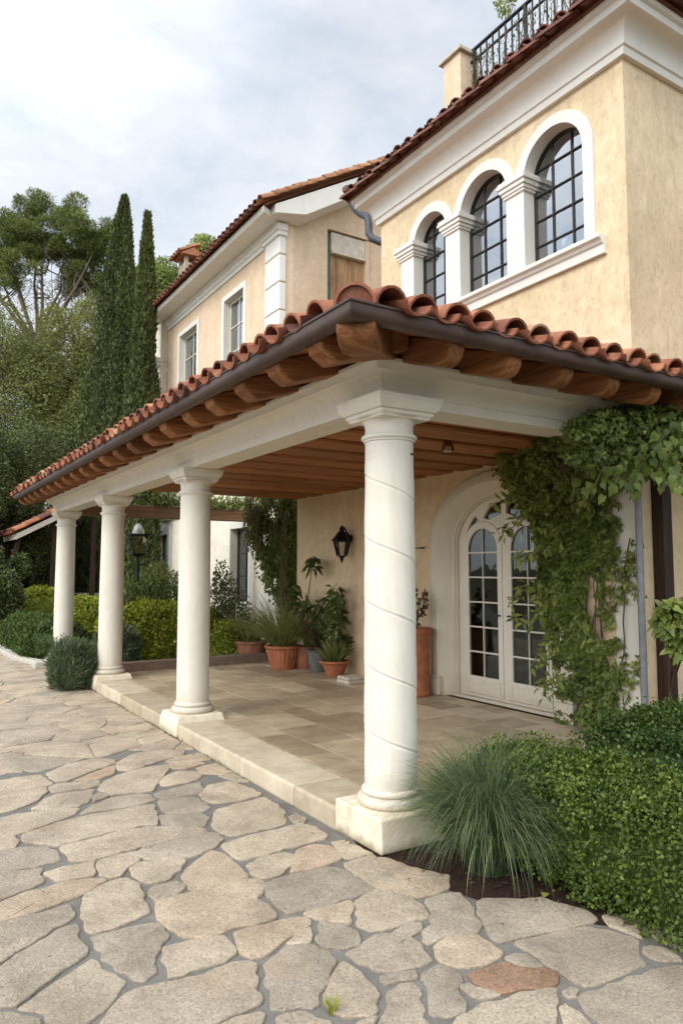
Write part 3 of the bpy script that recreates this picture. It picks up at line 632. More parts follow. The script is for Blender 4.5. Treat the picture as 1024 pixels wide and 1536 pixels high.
door=plate('door_frame',[arch(DC,.772,.132,DZS,.553,40)]+
   [arch(DC+s*.355,.322,.19,1.93,.30,20) for s in (-1,1)]+
   [[(DC+s*(.04+.30*u),2.30+dz) for u,dz in ((0,0),(.35,-.035),(.75,-.06),(.98,-.03),(.72,.075),(.38,.13),(0,.155))] for s in (-1,1)]+
   [[(DC+s*(.40+.28*u),2.20+dz) for u,dz in ((0.05,.04),(.35,-.03),(.80,-.14),(.86,-.12),(.55,.03),(.28,.10))] for s in (-1,1)],WX(6.02),-.03,.03,'white_paint',villa,bevel=.004)
for s in (-1,1):
    c=DC+s*.355; hw=.318
    loops=[arch(c,hw,.195,1.93,.296,24)]
    for i in range(2):
        for j in range(6):
            z0=.40+.293*j; rc=(c-.245+.25*i,z0,c-.245+.25*i+.24,z0+.275 if j<5 else 2.6)
            q=clip(arch(c,.245,.3,1.89,.25,24),rc)
            if q: loops.append(q)
    lf=plate('door_leaf',loops,WX(6.005),-.02,.022,'white_paint',villa,bevel=.005)
    plate('glass',[arch(c,.26,.38,1.91,.26,24)],WX(6.008),-.003,.003,'door_glass',lf)
    plate('kick_panel',[rect(c-.27,.215,c+.27,.365),rect(c-.25,.235,c+.25,.345)],WX(6.005),.02,.03,'white_paint',lf,bevel=.004)
    hy=DC+s*.075
    MB().tube([(5.985,hy,1.13),(5.945,hy,1.13),(5.94,hy+s*.02,1.13),(5.94,hy+s*.11,1.128)],.009,8).lathe([(.0001,0),(.02,0),(.02,.004),(.0001,.004)],(5.98,hy,1.12),12).build('handle','gutter_grey',lf,smooth=50)
plate('fanlight_glass',[arch(DC,.75,2.0,2.01,.485,30)],WX(6.03),-.003,.003,'door_glass',door)
MB().box((5.90,5.2,.131),(6.10,6.9,.165)).build('threshold','white_plaster',villa,bevel=.006)
# thin rod beside the arch and downpipes
MB().tube([(5.85,7.33,1.93),(5.70,7.33,1.93)],.008,8).tube([(5.75,7.33,1.93),(5.75,7.14,1.945)],.004,6).build('wall_hook','black_iron',villa)
pts=[at(523,297,11.6),at(532,312,11.55),at(540,320,11.45),at(551,326,11.35),at(553,338,11.3),at(553,350,11.25),at(558,358,11.2),at(573,364,11.1)]
MB().tube(pts,.062,12).build('downspout','gutter_grey',villa,smooth=50)
MB().tube([at(519,283,11.7),at(523,290,11.65),at(524,299,11.6)],.07,12).build('gutter_outlet','gutter_grey',villa,smooth=50)
m=MB().tube([(5.80,4.15,.1),(5.80,4.15,2.9)],.032,12)
m.build('downspout','pipe_grey',villa,smooth=50)
MB().box((6.06,4.08,.02),(6.20,4.197,3.0)).build('corner_post','wood_dark',villa,bevel=.006)

# ================================================================ HOUSE WING
wing=thing('house_wing',(6.5,12.7,0),'peach two storey wing with white quoins, tiled eaves and a chimney behind the porch','house')
wz=8.66; RS=.58
uw=[(14.42,15.50),(17.25,18.55)]; gw=(14.05,15.0)
plate('wall',[rect(12.7,3.9,19.6,wz+.05)]+[rect(a-.06,5.99,b+.06,7.98) for a,b in uw],WX(6.5),-.3,0,'stucco_wing',wing)
plate('wall',[rect(12.7,0,22.6,3.9),rect(gw[0],.97,gw[1],2.56),rect(19.25,.9,20.25,2.62)],WX(6.5),-.3,0,'stucco_pale',wing)
gx=lambda x:8.78+RS*(x-5.95)-.06
plate('gable_wall',[[(6.8,0),(12.5,0),(12.5,gx(10.5)-RS*2),(10.5,gx(10.5)),(6.8,gx(6.8))],rect(7.62,7.2,8.72,8.86)],WY(12.7),-.3,0,'gable_brick',wing)
MB().box((12.2,13.0,0),(12.5,22.6,9)).box((6.8,22.3,0),(12.2,22.6,9)).box((6.81,13.05,3.85),(12.19,22.2,3.95)).build('wall','stucco_pale',wing)
# quoins
for i in range(9):
    z=3.4+i*.58
    MB().box((6.46,12.66,z),(6.62,13.32,z+.555)).build('quoin','white_trim',wing,bevel=.02)
m=MB().box((6.42,12.62,8.40),(6.63,13.38,8.50)).box((6.40,12.60,8.50),(6.63,13.42,8.645)); m.build('quoin_capital','white_trim',wing,bevel=.012)
# cornice
cp=[(0,8.38),(.035,8.38),(.04,8.46),(.07,8.48),(.075,8.56),(.11,8.60),(.12,8.655),(.50,8.655),(.52,8.68),(.53,8.77),(0,8.77)]
m=MB(); m.loft([[(6.5-d,y-(d*.6 if y<13 else 0),z) for d,z in cp] for y in (12.7,19.75)])
m.build('cornice','white_trim',wing,smooth=30)
m=MB()
def rk(x): return gx(x)-.03
m.loft([[(6.2,12.32,8.655),(6.2,12.70,8.655),(6.2,12.70,rk(6.2)),(6.2,12.32,rk(6.2))],[(6.9,12.32,8.80),(6.9,12.70,8.70),(6.9,12.70,rk(6.9)),(6.9,12.32,rk(6.9))],[(10.5,12.32,rk(10.5)-.26),(10.5,12.7,rk(10.5)-.32),(10.5,12.7,rk(10.5)),(10.5,12.32,rk(10.5))]])
m.build('rake_board','white_trim',wing,bevel=.01)
wr=MB(); tiles(wr,(5.92,12.27,8.79),(0,1,0),(1,0),math.atan(RS),7.5,5.3,lambda x,y:x<10.45,start=.09,r0=.105,r1=.09)
ridge(wr,(5.93,12.36,8.83),(10.5,12.36,8.83+RS*4.57),r=.10,ln=.5,exp=.42)
ridge(wr,(10.5,12.3,11.46),(10.5,19.7,11.46))
wr.add([(5.97,12.3,8.775),(10.5,12.3,8.775+RS*4.53),(10.5,19.75,8.775+RS*4.53),(5.97,19.75,8.775),(12.6,12.3,8.775+RS*2.4),(12.6,19.75,8.775+RS*2.4)],[(0,1,2,3),(1,4,5,2)],.4)
wr.build('roof','tile_orange',wing,smooth=50)
wd=MB(); tiles(wd,(5.90,12.5,8.775),(0,1,0),(1,0),math.atan(RS),7.2,.3,lambda x,y:True,start=.02,r0=.09,r1=.085)
wd.build('eave_tiles','tile_brown',wing,smooth=50)
def sash(y0,y1,z0,z1,X,parent,cols=2,rows=3,fr='white_paint',curt=True,fw=.13):
    w=plate('window',[rect(y0-.02,z0-.02,y1+.02,z1+.02)]+[rect(y0+.05+(y1-y0-.10)*i/cols+.012,z0+.05+(z1-z0-.10)*j/rows+.012,y0+.05+(y1-y0-.10)*(i+1)/cols-.012,z0+.05+(z1-z0-.10)*(j+1)/rows-.012) for i in range(cols) for j in range(rows)],WX(X+.145),-.02,.02,fr,parent)
    if fw: plate('window_surround',[rect(y0-fw,z0-fw,y1+fw,z1+fw),rect(y0,z0,y1,z1)],WX(X),-.12,.035,'white_trim',w,bevel=.008)
    plate('glass',[rect(y0+.05,z0+.05,y1-.05,z1-.05)],WX(X+.148),-.003,.003,'window_glass',w)
    if curt:
        for a,b in ((y0,y0+(y1-y0)*.49),(y1-(y1-y0)*.47,y1)):
            m=MB(); n=24
            m.loft([[(X+.21+.022*sin(i*1.3),a+(b-a)*i/(n-1),z) for i in range(n)] for z in (z0,z1)],closed=False,caps=False); m.build('curtain','curtain',w,smooth=60)
    MB().box((X+.32,y0-.12,z0-.1),(X+.34,y1+.12,z1+.1)).build('dark_backing','room_dark',w)  # added dark panel stands in for the unlit room behind the window
    return w
for a,b in uw: sash(a,b,6.05,7.92,6.5,wing)
w=sash(gw[0],gw[1],.97,2.56,6.53,wing,2,3,'gutter_grey',True,0)
MB().box((6.42,gw[0]-.08,.88),(6.64,gw[1]+.08,.965)).build('sill','white_trim',w,bevel=.01)
plate('window_surround',[rect(gw[0]-.12,.88,gw[1]+.05,2.70),rect(gw[0],.97,gw[1],2.56)],WX(6.5),0,.02,'white_trim',w)
w=sash(19.25,20.25,.9,2.62,6.56,wing,2,3,'gutter_grey',True,0)
plate('window_surround',[rect(19.05,.7,20.45,2.85),rect(19.25,.9,20.25,2.62)],WX(6.5),0,.04,'white_trim',w,bevel=.01)
MB().box((6.44,18.4,3.0),(6.5,21.2,3.08)).box((6.40,18.4,3.08),(6.5,21.2,3.2)).build('string_course','white_trim',wing,bevel=.01)
MB().tube([(6.44,13.7,0),(6.44,13.7,3.6)],.03,8).build('downspout','white_paint',wing,smooth=50)
MB().tube([(6.40,18.1,.4),(6.42,18.0,2.2),(6.41,17.5,3.6)],.022,8).build('downspout','white_paint',wing,smooth=50)
# blocked doorway in the gable: green frame, lintel, old boards
bd=MB().box((7.62,12.80,7.2),(7.74,12.9,8.86)).build('doorway','green_frame',wing)
MB().box((7.74,12.74,8.42),(8.60,12.9,8.83)).box((7.74,12.70,8.36),(8.60,12.9,8.42)).build('lintel','concrete',bd,bevel=.01)
m=MB()
for i in range(6):
    m.cur=random.uniform(.1,1); m.box((7.75+i*.15,12.80+random.uniform(0,.012),7.2),(7.75+i*.15+.143,12.85,8.355))
m.build('boards','wood_old',bd,bevel=.004)
MB().box((8.60,12.73,7.2),(8.725,12.9,8.855)).build('doorway_jamb','gable_brick',bd)
MB().box((7.6,12.95,7.1),(8.8,12.97,8.95)).build('doorway_back','room_dark',bd)
# annex beyond the wing, with cap and small window
m=MB().box((6.30,19.62,3.91),(6.5,20.15,7.5)); m.box((6.30,19.6,7.5),(9,20.15,8.62)).build('end_pier','stucco_pale',wing,bevel=.01)
MB().box((6.2,19.59,7.36),(6.31,20.6,7.46)).box((6.14,19.58,7.46),(6.31,20.6,7.6)).build('pier_capital','white_trim',wing,bevel=.015)
plate('annex_wall',[rect(20.16,3.91,23.5,7.3),rect(20.54,4.94,21.46,6.51)],WX(6.45),-.3,0,'stucco_wing',wing)
w=sash(20.6,21.4,5.0,6.45,6.45,wing,2,2,'white_paint',False,.12)
MB().box((6.47,20.2,7.3),(9,23.5,7.4)).build('annex_roof','tile_orange',wing)
# chimney on the wing roof
cpos=at(284,400,19.2); cx,cyy=float(cpos[0]),float(cpos[1]); 
m=MB().box((cx-.22,cyy-.26,8.86),(cx+.22,cyy+.26,9.92)).box((cx-.26,cyy-.30,9.30),(cx+.26,cyy+.30,9.37)); ch=m.build('chimney','chimney_stone',wing,bevel=.02)
for sx in (-1,1):
    for sy in (-1,1): MB().box((cx+sx*.16-.05,cyy+sy*.20-.05,9.92),(cx+sx*.16+.05,cyy+sy*.20+.05,10.1)).build('chimney_post','chimney_stone',ch)
m=MB(); m.loft([[(cx-.32,y_,10.1),(cx+.32,y_,10.1),(cx+.32,y_,10.13),(cx,y_,10.32),(cx-.32,y_,10.13)] for y_ in (cyy-.36,cyy+.36)])
tiles(m,(cx-.36,cyy-.36,10.12),(0,1,0),(1,0),.5,.72,.3,lambda x,y:True,exp=.3,ln=.36,r0=.08,r1=.07,sp=.18)
m.build('chimney_cap','tile_orange',ch,smooth=50)
MB().tube([(cx-.4,cyy-.1,9.0),(cx-.4,cyy-.1,9.9)],.012,6).tube([(cx-.5,cyy-.1,9.75),(cx-.3,cyy-.1,9.75)],.01,6).build('aerial','black_iron',wing)

# ================================================================ PORCH
porch=thing('porch',(2.5,3.6,0),'open porch of white columns under a red barrel tile roof with timber eaves','porch')
CX,CY=2.75,3.81; colY=[3.80,7.28,10.55,13.75]; YEND=14.3
# floor
MB().box((2.535,3.60,0),(5.85,11.0,.112)).build('slab','edge_stone',porch)
m=MB(); y=3.60
while y<10.99:
    l=min(random.uniform(.75,1.35),11.0-y)
    if 11.0-(y+l)<.4: l=11.0-y
    m.cur=random.random(); m.box((2.51,y+.003,-.03),(2.93,y+l-.003,.131)); y+=l
x=2.935
while x<5.84:
    l=min(random.uniform(.6,1.0),5.85-x); m.cur=random.random(); m.box((x+.003,3.575,-.03),(x+l-.003,3.93,.131)); x+=l
m.build('floor_edging','edge_stone',porch,bevel=.022,seg=3)
m=MB(); x=2.935
while x<5.84:
    wd_=random.choice((.30,.38,.45)); wd_=min(wd_,5.85-x); y=3.935-random.uniform(0,.3)
    while y<11.0:
        l=random.choice((.42,.55,.68,.8)); a,b=max(y,3.935),min(y+l,11.0)
        if b-a>.03: m.cur=min(1,max(0,random.gauss(.5,.36))); m.box((x+.002,a+.002,.1),(x+wd_-.002,b-.002,.129+random.uniform(-.0008,.0008)))
        y+=l
    x+=wd_
m.build('floor_tiles','floor_tile',porch,bevel=.002,seg=1)
MB().box((2.94,3.94,.1),(5.85,10.99,.1262)).build('floor_joints','mortar',porch)
# columns
def column(y,k):
    X=CX; main=(k==0); zt=.20
    seg,rows=(120,420) if main else (64,2)
    z0,z1=.30,(2.50 if main else 2.455); rings=[]; pitch=.395
    for i in range(rows+1):
        s=i/rows; z=z0+(z1-z0)*s; rb=.166-.010*s+.004*sin(PI*s)
        ring=[]
        for j in range(seg):
            a=2*PI*j/seg; r=rb
            if main and .42<z<2.34:
                ph=((z+pitch*a/(2*PI)*1.0-.06)/pitch)%1.0; dd=min(ph,1-ph)*pitch; sd=(ph if ph<.5 else ph-1)*pitch
                if dd<.03: r+=-.0065*math.exp(-(sd/.0065)**2)+.0018*math.exp(-((sd-.013)/.009)**2)
                r+=.0016*sin(ph*2*PI)
            ring.append((X+r*cos(a),y+r*sin(a),z))
        rings.append(ring)
    c=MB().loft(rings).build('column','white_plaster',porch,smooth=45,label='nearest column, its shaft wound by a raised spiral line' if main else None)
    pb=.255 if main else .25
    m=MB()
    if main: m.box((X-pb,y-pb,0),(X+pb,y+pb,zt))
    else:
        m.loft([[(X-q-.0,y-q,z),(X+q,y-q,z),(X+q,y+q,z),(X-q,y+q,z)] for q,z in ((.262,.0),(.262,.09),(.255,.14),(.235,zt))])
    m.build('plinth','plinth_stone',c,bevel=.012,seg=3)
    t=[(.20,zt-.001)]+[(.188+.024*cos(a),zt+.030+.030*sin(a)) for a in [-PI/2+PI*i/8 for i in range(9)]]+[(.180,zt+.062)]+[(.172+.014*cos(a),zt+.084+.018*sin(a)) for a in [-PI/2+PI*i/6 for i in range(7)]]+[(.167,.305),(.10,.305)]
    MB().lathe(t,(X,y,0),72 if main else 48).build('base_moulding','white_plaster',c,smooth=40)
    rt=.160
    dzn=0. if main else -.045; n=[(.10,2.475),(rt+.006,2.475),(rt+.008,2.485)]+[(rt+.006+.016*cos(a),2.502+.016*sin(a)) for a in [-PI/2+PI*i/6 for i in range(7)]]+[(rt-.002,2.522),(rt-.004,2.56)]+[(rt-.004+.055*(1-cos(a)),2.56+.062*sin(a)) for a in [PI/2*i/7 for i in range(1,8)]]+[(.10,2.622)]
    MB().lathe(n,(X,y,dzn),72 if main else 48).build('necking','white_plaster',c,smooth=40)
    s_=1. if main else .89; dz_=0. if main else -.045; m=MB(); q=lambda h,z:[(X-h*s_,y-h*s_,z+dz_),(X+h*s_,y-h*s_,z+dz_),(X+h*s_,y+h*s_,z+dz_),(X-h*s_,y+h*s_,z+dz_)]
    m.loft([q(.188,2.610),q(.190,2.622),q(.205,2.634),q(.207,2.655)]); m.loft([q(.218,2.6555),q(.226,2.665),q(.245,2.70),q(.245,2.722),q(.253,2.726),q(.253,2.745)])
    m.build('capital','white_plaster',c,bevel=.004)
    if main:
        a=R(-62); MB().lathe([(.0001,0),(.012,0),(.012,.01),(.0001,.01)],(X+.158*cos(a),y+.158*sin(a),2.385),10).build('bolt','black_iron',c)
    return c
for k,y in enumerate(colY): column(y,k)
# entablature
ep=[(-.135,2.70),(.135,2.70),(.135,2.765),(.15,2.772)]+[(.15+.105*(1-cos(a)),2.775+.10*sin(a)) for a in [PI/2*i/6 for i in range(1,7)]]+[(.275,2.878),(.278,2.895),(.30,2.925),(.302,2.945),(-.135,2.945)]
m=MB(); sweepL(m,ep,[lambda d:(CX-d,14.15),lambda d:(CX-d,CY-d),lambda d:(5.85,CY-d)])
m.build('entablature','white_plaster',porch,smooth=30)
# roof deck
zd=lambda d:2.985+.3*(.78-d)
zx=lambda x:zd(CX-x); zy=lambda y:zd(CY-y)
Lp=[(1.97,3.03),(5.85,6.91),(5.85,10.9),(4.2,10.9),(4.2,YEND),(1.97,YEND)]; Rp=[(1.97,3.03),(12,3.03),(12,4.19),(5.84,4.19),(5.84,6.90)]
m=MB(); m.loft([[(x,y,zx(x)-.035) for x,y in Lp],[(x,y,zx(x)) for x,y in Lp]]); m.loft([[(x,y,zy(y)-.035) for x,y in Rp],[(x,y,zy(y)) for x,y in Rp]])
m.build('roof_deck','wood_ceiling',porch)
pr=MB(); ptch=math.atan(.3)
tiles(pr,(1.97,3.03,2.99),(0,1,0),(1,0),ptch,YEND-3.03,4.2,lambda x,y:(y-3.03)>(x-1.97)+.03 and x<5.78 and (y<10.9 or x<4.1),start=.17,jit=1.8)
tiles(pr,(1.97,3.03,2.99),(1,0,0),(0,1),ptch,8.,4.2,lambda x,y:(x-1.97)>(y-3.03)+.03 and (x<5.80 or y<4.15),start=.23,jit=1.8)
ridge(pr,(2.0,3.06,2.985),(5.85,6.91,4.14),r=.115)
pr.build('roof','tile_red',porch,smooth=50)
# flashing where the roof meets the tower
MB().bar((5.835,6.95,4.21),(5.835,4.1,3.36),.03,.05).build('roof_flashing','gutter_grey',porch)
# gutter
gp=[(.735,2.935),(.772,2.924),(.802,2.93),(.822,2.945),(.829,2.965),(.829,3.0),(.838,3.004),(.838,3.014),(.818,3.014),(.815,2.99),(.735,2.985)]
m=MB(); sweepL(m,gp,[lambda d:(CX-d,YEND),lambda d:(CX-d,CY-d),lambda d:(12,CY-d)])
m.build('gutter','gutter_metal',porch,smooth=35)
# blocking board and rafter tails
m=MB(); sweepL(m,[(.14,2.946),(.175,2.946),(.175,3.13),(.14,3.13)],[lambda d:(CX-d,YEND-.05),lambda d:(CX-d,CY-d),lambda d:(5.85,CY-d)])
m.build('blocking_board','wood_dark',porch)
def tailprof(dend=.745,dp=.165,ax='y'):
    zb=lambda d:2.985+.3*(.78-d)-.04-dp
    pr_=[(.13,zd(.13)-.04),(.13,max(zb(.13),2.95)),(.21,max(zb(.21),2.95))]
    rr=.105
    if ax=='x':
        b=zb(dend-.11); return pr_+[(dend-.11,b),(dend-.02,b+.055),(dend,b+.10),(dend,zd(dend)-.04)]
    cx_,cz_=dend-rr,zb(dend-rr)+rr
    pr_+=[(cx_+rr*sin(a),cz_-rr*cos(a)) for a in [PI/2*i/7*.93 for i in range(8)]]+[(dend,zd(dend)-.04)]
    return pr_
def tail(c,axis,w=.17):
    p=tailprof(.745+random.uniform(-.012,.008),.165,axis); m=MB(); m.cur=random.random(); tw=random.uniform(-.006,.006)
    if axis=='x': m.loft([[(CX-d,c+o+tw*d,z) for d,z in p] for o in (-w/2,w/2)])
    elif axis=='y': m.loft([[(c+o+tw*d,CY-d,z) for d,z in p] for o in (-w/2,w/2)])
    else:
        s=.7071; m.loft([[(CX-d+o*s,CY-d-o*s,z-.012) for d,z in p] for o in (-.105,.105)])
    m.build('rafter_tail','wood_tail_y' if axis=='y' else 'wood_tail_x',porch,bevel=.012)
y=3.49
while y<YEND-.1: tail(y,'x'); y+=.535
x=2.70
while x<9: tail(x,'y',.11); x+=.462
tail(0,'d')
for y in np.arange(3.75,13.8,.535):
    MB().box((CX-.19,y-.03,2.95),(CX-.17,y+.015,2.975)).build('vent_hole','dark_hole',porch)
for x in np.arange(2.93,5.6,.46):
    MB().box((x-.03,CY-.19,2.95),(x+.02,CY-.17,2.975)).build('vent_hole','dark_hole',porch)
# ceiling
m=MB(); y=3.945
while y<10.9:
    b=min(y+.118,10.9); m.cur=random.random(); m.box((2.885,y+.002,2.925+random.uniform(0,.004)),(5.85,b-.002,2.945)); y+=.118
m.build('ceiling_boards','wood_ceiling',porch,bevel=.004,seg=1)
y=4.34
while y<10.9:
    m=MB(); m.cur=random.uniform(.1,1); z=2.838
    bp=[(-.195,2.924),(-.195,z+.018),(-.18,z)]+[q for k_ in (-.10,.0,.10) for q in ((k_-.006,z+random.uniform(-.001,.001)),(k_,z+.008),(k_+.006,z+random.uniform(-.001,.001)))]+[(.18,z),(.195,z+.018),(.195,2.924)]
    m.loft([[(xx,y+o,zz) for o,zz in bp] for xx in (2.89,5.849)])
    m.build('ceiling_beam','wood_ceiling',porch,smooth=30); y+=.52
MB().box((2.9,13.86,2.66),(6.49,14.06,2.90)).build('tie_beam','wood_beam',porch,bevel=.02)
# ================================================================ LAMPS AND RAILING
# railing on the roof terrace
rl=thing('terrace_railing',(6.75,7.30,7.55),'black iron railing hung with dry vine stems above the brown eave tiles','railing')
m=MB(); 
m.bar((6.75,7.30,9.0),(6.75,3.6,9.0),.045,.03); m.build('rail','rail_iron',rl,bevel=.004)
MB().bar((6.75,7.30,8.84),(6.75,3.6,8.84),.03,.022).build('rail','rail_iron',rl)
MB().bar((6.75,7.30,7.66),(6.75,3.6,7.66),.03,.022).build('rail','rail_iron',rl)
for i in range(30):
    y=7.22-i*.12
    MB().bar((6.75,y,7.38 if i%8==0 else 7.66),(6.75,y,8.985),.018 if i%8 else .04,.018 if i%8 else .04,up=(0,1,0)).build('baluster','rail_iron',rl)
vn=thing('hanging_vine',(6.72,6.9,7.6),'sparse dark vine tangled through the terrace railing','climbing plant')
m=MB()
for i in range(46):
    y=7.2-random.random()*2.9; z=8.85 if random.random()<.7 else 8.5; p=[(6.70,y,z)]; x=6.70
    for k in range(7):
        z-=random.uniform(.08,.17); x=6.70+random.uniform(-.035,.035); y+=random.uniform(-.05,.05); p.append((x,y,max(z,7.5)))
    m.tube(p,.006,5)
m.build('stems','stem_brown',vn)
n=2600; P=np.stack([6.69+RNG.normal(0,.05,n),7.25-RNG.random(n)**1.2*3.0,7.5+1.25*RNG.random(n)**1.6],1)
leaves('foliage',P,np.tile([-1.,-.3,0],(n,1)),'leaf_dark_tree',vn,(.03,.06),.45,up=-.4,rnd=1.)
tp=thing('terrace_plant',(6.95,6.55,8.0),'tuft of light green leaves rising over the top rail of the terrace','plant')
c=at(757,6,11.); n=420; P,N,_=clumps([(c,(.16,.16,.22)),(c+np.array([0,-.1,.2]),(.16,.16,.2))],n,.3)
leaves('foliage',P,N,'leaf_light',tp,(.05,.1),.4,up=.5)
MB().tube([(c[0],c[1],7.5),(c[0]+.03,c[1],8.4),tuple(c)],.008,6).build('stem','stem_brown',tp)
# wall lantern
lx,ly=5.69,9.06
wl=thing('wall_lantern',(5.85,ly,1.8),'black iron lantern fixed on the cream porch wall','lamp')
MB().lathe([(.001,0),(.055,0),(.05,.015),(.001,.02)],(0,0,0),16).build('back_plate','black_iron',wl).matrix_parent_inverse=Matrix.Translation(wl.location).inverted()@Matrix.Translation((5.85,ly,2.12))@Matrix.Rotation(-PI/2,4,'Y')
MB().tube([(5.85,ly,2.12),(5.80,ly,2.17),(5.74,ly,2.27),(lx,ly,2.30),(lx,ly,2.26)],.011,8).build('bracket','black_iron',wl,smooth=50)
hexr=lambda r,z,k=6:[(lx+r*cos(2*PI*(j+.5)/k),ly+r*sin(2*PI*(j+.5)/k),z) for j in range(k)]
MB().loft([hexr(.155,2.075),hexr(.15,2.09),hexr(.10,2.15),hexr(.055,2.215),hexr(.035,2.22),hexr(.045,2.25),hexr(.02,2.29),hexr(.006,2.31)]).build('lantern_roof','black_iron',wl)
m=MB()
a_,b_=hexr(.125,2.075),hexr(.072,1.86)
for p,q in zip(a_,b_): m.bar(p,q,.012,.012,up=(0,1,.1))
m.loft([hexr(.078,1.85),hexr(.078,1.865)]); m.loft([hexr(.13,2.06),hexr(.13,2.08)])
m.loft([hexr(.05,1.85),hexr(.025,1.82),hexr(.03,1.80),hexr(.012,1.775),hexr(.004,1.74)]); m.build('lantern_cage','black_iron',wl)
MB().loft([hexr(.066,1.87),hexr(.117,2.06)]).build('lantern_pane','lantern_glass',wl)
# ceiling lamp
cl_=thing('ceiling_lamp',(4.42,5.17,2.93),'small brass and glass lamp hanging under the brown board ceiling','lamp')
MB().lathe([(.001,2.925),(.045,2.925),(.045,2.905),(.012,2.90),(.012,2.84),(.04,2.835),(.045,2.80),(.001,2.80)],(4.42,5.17,0),20).build('fitting','brass',cl_,smooth=40)
MB().lathe([(.05,2.83),(.056,2.77),(.05,2.755),(.001,2.75)],(4.42,5.17,0),20,caps=False).build('lamp_shade','lantern_glass',cl_,smooth=40)
# garden lamp post
q=at(206,860,15.2); px_,py_=float(q[0]),float(q[1])
sl_=thing('street_lamp',(px_,py_,0),'black lamp post with white topped lantern, seen between two columns','lamp')
MB().tube([(px_,py_,0),(px_,py_,.5),(px_+.02,py_,1.2),(px_,py_,1.95)],[.06,.045,.035,.03],10).build('post','black_iron',sl_,smooth=50)
sq=lambda r,z:[(px_+r*x,py_+r*y,z) for x,y in ((-1,-1),(1,-1),(1,1),(-1,1))]
m=MB().loft([sq(.05,1.93),sq(.13,1.97),sq(.13,2.0)])
for x,y in ((-1,-1),(1,-1),(1,1),(-1,1)): m.bar((px_+.11*x,py_+.11*y,1.98),(px_+.17*x,py_+.17*y,2.38),.02,.02)
m.loft([sq(.20,2.37),sq(.20,2.40)]); m.tube([(px_-.02,py_,1.75),(px_+.2,py_-.1,1.8),(px_+.26,py_-.1,1.95)],.012,6); m.build('lantern_cage','black_iron',sl_)
MB().loft([sq(.10,2.0),sq(.155,2.37)]).build('lantern_pane','lantern_glass',sl_)
MB().lathe([(.001,2.40),(.12,2.40),(.12,2.44),(.09,2.54),(.04,2.61),(.001,2.63)],(px_,py_,0),20).build('lamp_cap','lamp_white',sl_,smooth=50)

# ================================================================ POTS ON THE PORCH
F=.130
def pot(t,c,prof,mat,ribs=0,name='pot'):
    m=MB(); seg=60; rings=[]
    for r,z,rb in prof: rings.append([(c[0]+(r+(rb*cos(ribs*2*PI*j/seg) if ribs else 0))*cos(2*PI*j/seg),c[1]+(r+(rb*cos(ribs*2*PI*j/seg) if ribs else 0))*sin(2*PI*j/seg),c[2]+z) for j in range(seg)])
    m.loft(rings); o=m.build(name,mat,t,smooth=45)
    rt=[p for p in prof][-1]
    MB().lathe([(.001,rt[1]+.004),(rt[0]-.002,rt[1]+.002)],c,24,caps=False).build('potting_soil','mulch',t)
    return o
def potprof(rb,rt,h,rim=.035,rw=.02,rbm=0.): return [(rb*.96,0,0),(rb,.01,0),(rb+(rt-rb)*.5,h*.5,rbm),(rt-.01,h-rim,rbm),(rt+rw*.5,h-rim+.004,0),(rt+rw,h-rim*.6,0),(rt+rw,h-.006,0),(rt+rw-.01,h,0),(rt-.02,h,0),(rt-.03,h-.05,0)]
def grassplant(t,c,n,ln,w,droop,mat,spread=.12,up=1.,tv=.5,name='foliage'):
    a=RNG.uniform(0,2*PI,n); r=spread*np.sqrt(RNG.random(n)); B=np.stack([c[0]+r*np.cos(a),c[1]+r*np.sin(a),np.full(n,c[2])],1)
    D=np.stack([np.cos(a)*RNG.uniform(.1,.9,n),np.sin(a)*RNG.uniform(.1,.9,n),np.full(n,up)],1)+RNG.normal(0,.15,(n,3))
    return blades(name,B,D,RNG.uniform(.55,1,n)*ln,np.full(n,w),RNG.uniform(.5,1.2,n)*droop,mat,t,tv)
c=(5.28,10.12,F); t=thing('potted_grass',c,'long arching grass in the ribbed terracotta pot on the porch floor','potted plant')
pot(t,c,potprof(.19,.265,.36,.05,.025,.010),'terracotta',22); grassplant(t,(c[0],c[1],F+.30),760,1.15,.012,.55,'leaf_pot',.14,.75,.75)
c=(5.62,9.60,F); t=thing('potted_shrub',c,'dark twiggy plant in the grey stone pot beside the wall','potted plant')
pot(t,c,potprof(.14,.185,.32,.03,.01),'grey_pot')
m=MB(); tips=[]
for i in range(16):
    a=random.uniform(0,2*PI); p=[Vector((c[0],c[1],F+.28))]; dr=Vector((cos(a)*.5,sin(a)*.5,.8))
    for k in range(6):
        p.append(p[-1]+dr*.085); dr=(dr+Vector((random.uniform(-.3,.3),random.uniform(-.3,.3),-.10))).normalized(); tips.append(p[-1])
    m.tube(p,[.008,.007,.006,.005,.004,.003,.002],5)
m.build('stems','stem_brown',t)
P=np.array([tuple(random.choice(tips)) for _ in range(420)])+RNG.normal(0,.02,(420,3)); leaves('foliage',P,unit(P-np.array([c[0],c[1],F+.3])),'leaf_purple',t,(.05,.11),.25,rnd=.6)
c=(5.55,9.03,F); t=thing('potted_plant',c,'leafy rosette plant in the low terracotta bowl next to the stone block','potted plant')
pot(t,c,potprof(.12,.205,.22,.04,.018),'terracotta')
grassplant(t,(c[0],c[1],F+.18),130,.46,.034,.30,'leaf_pot',.10,1.1,.6)
m=MB(); tips=[]
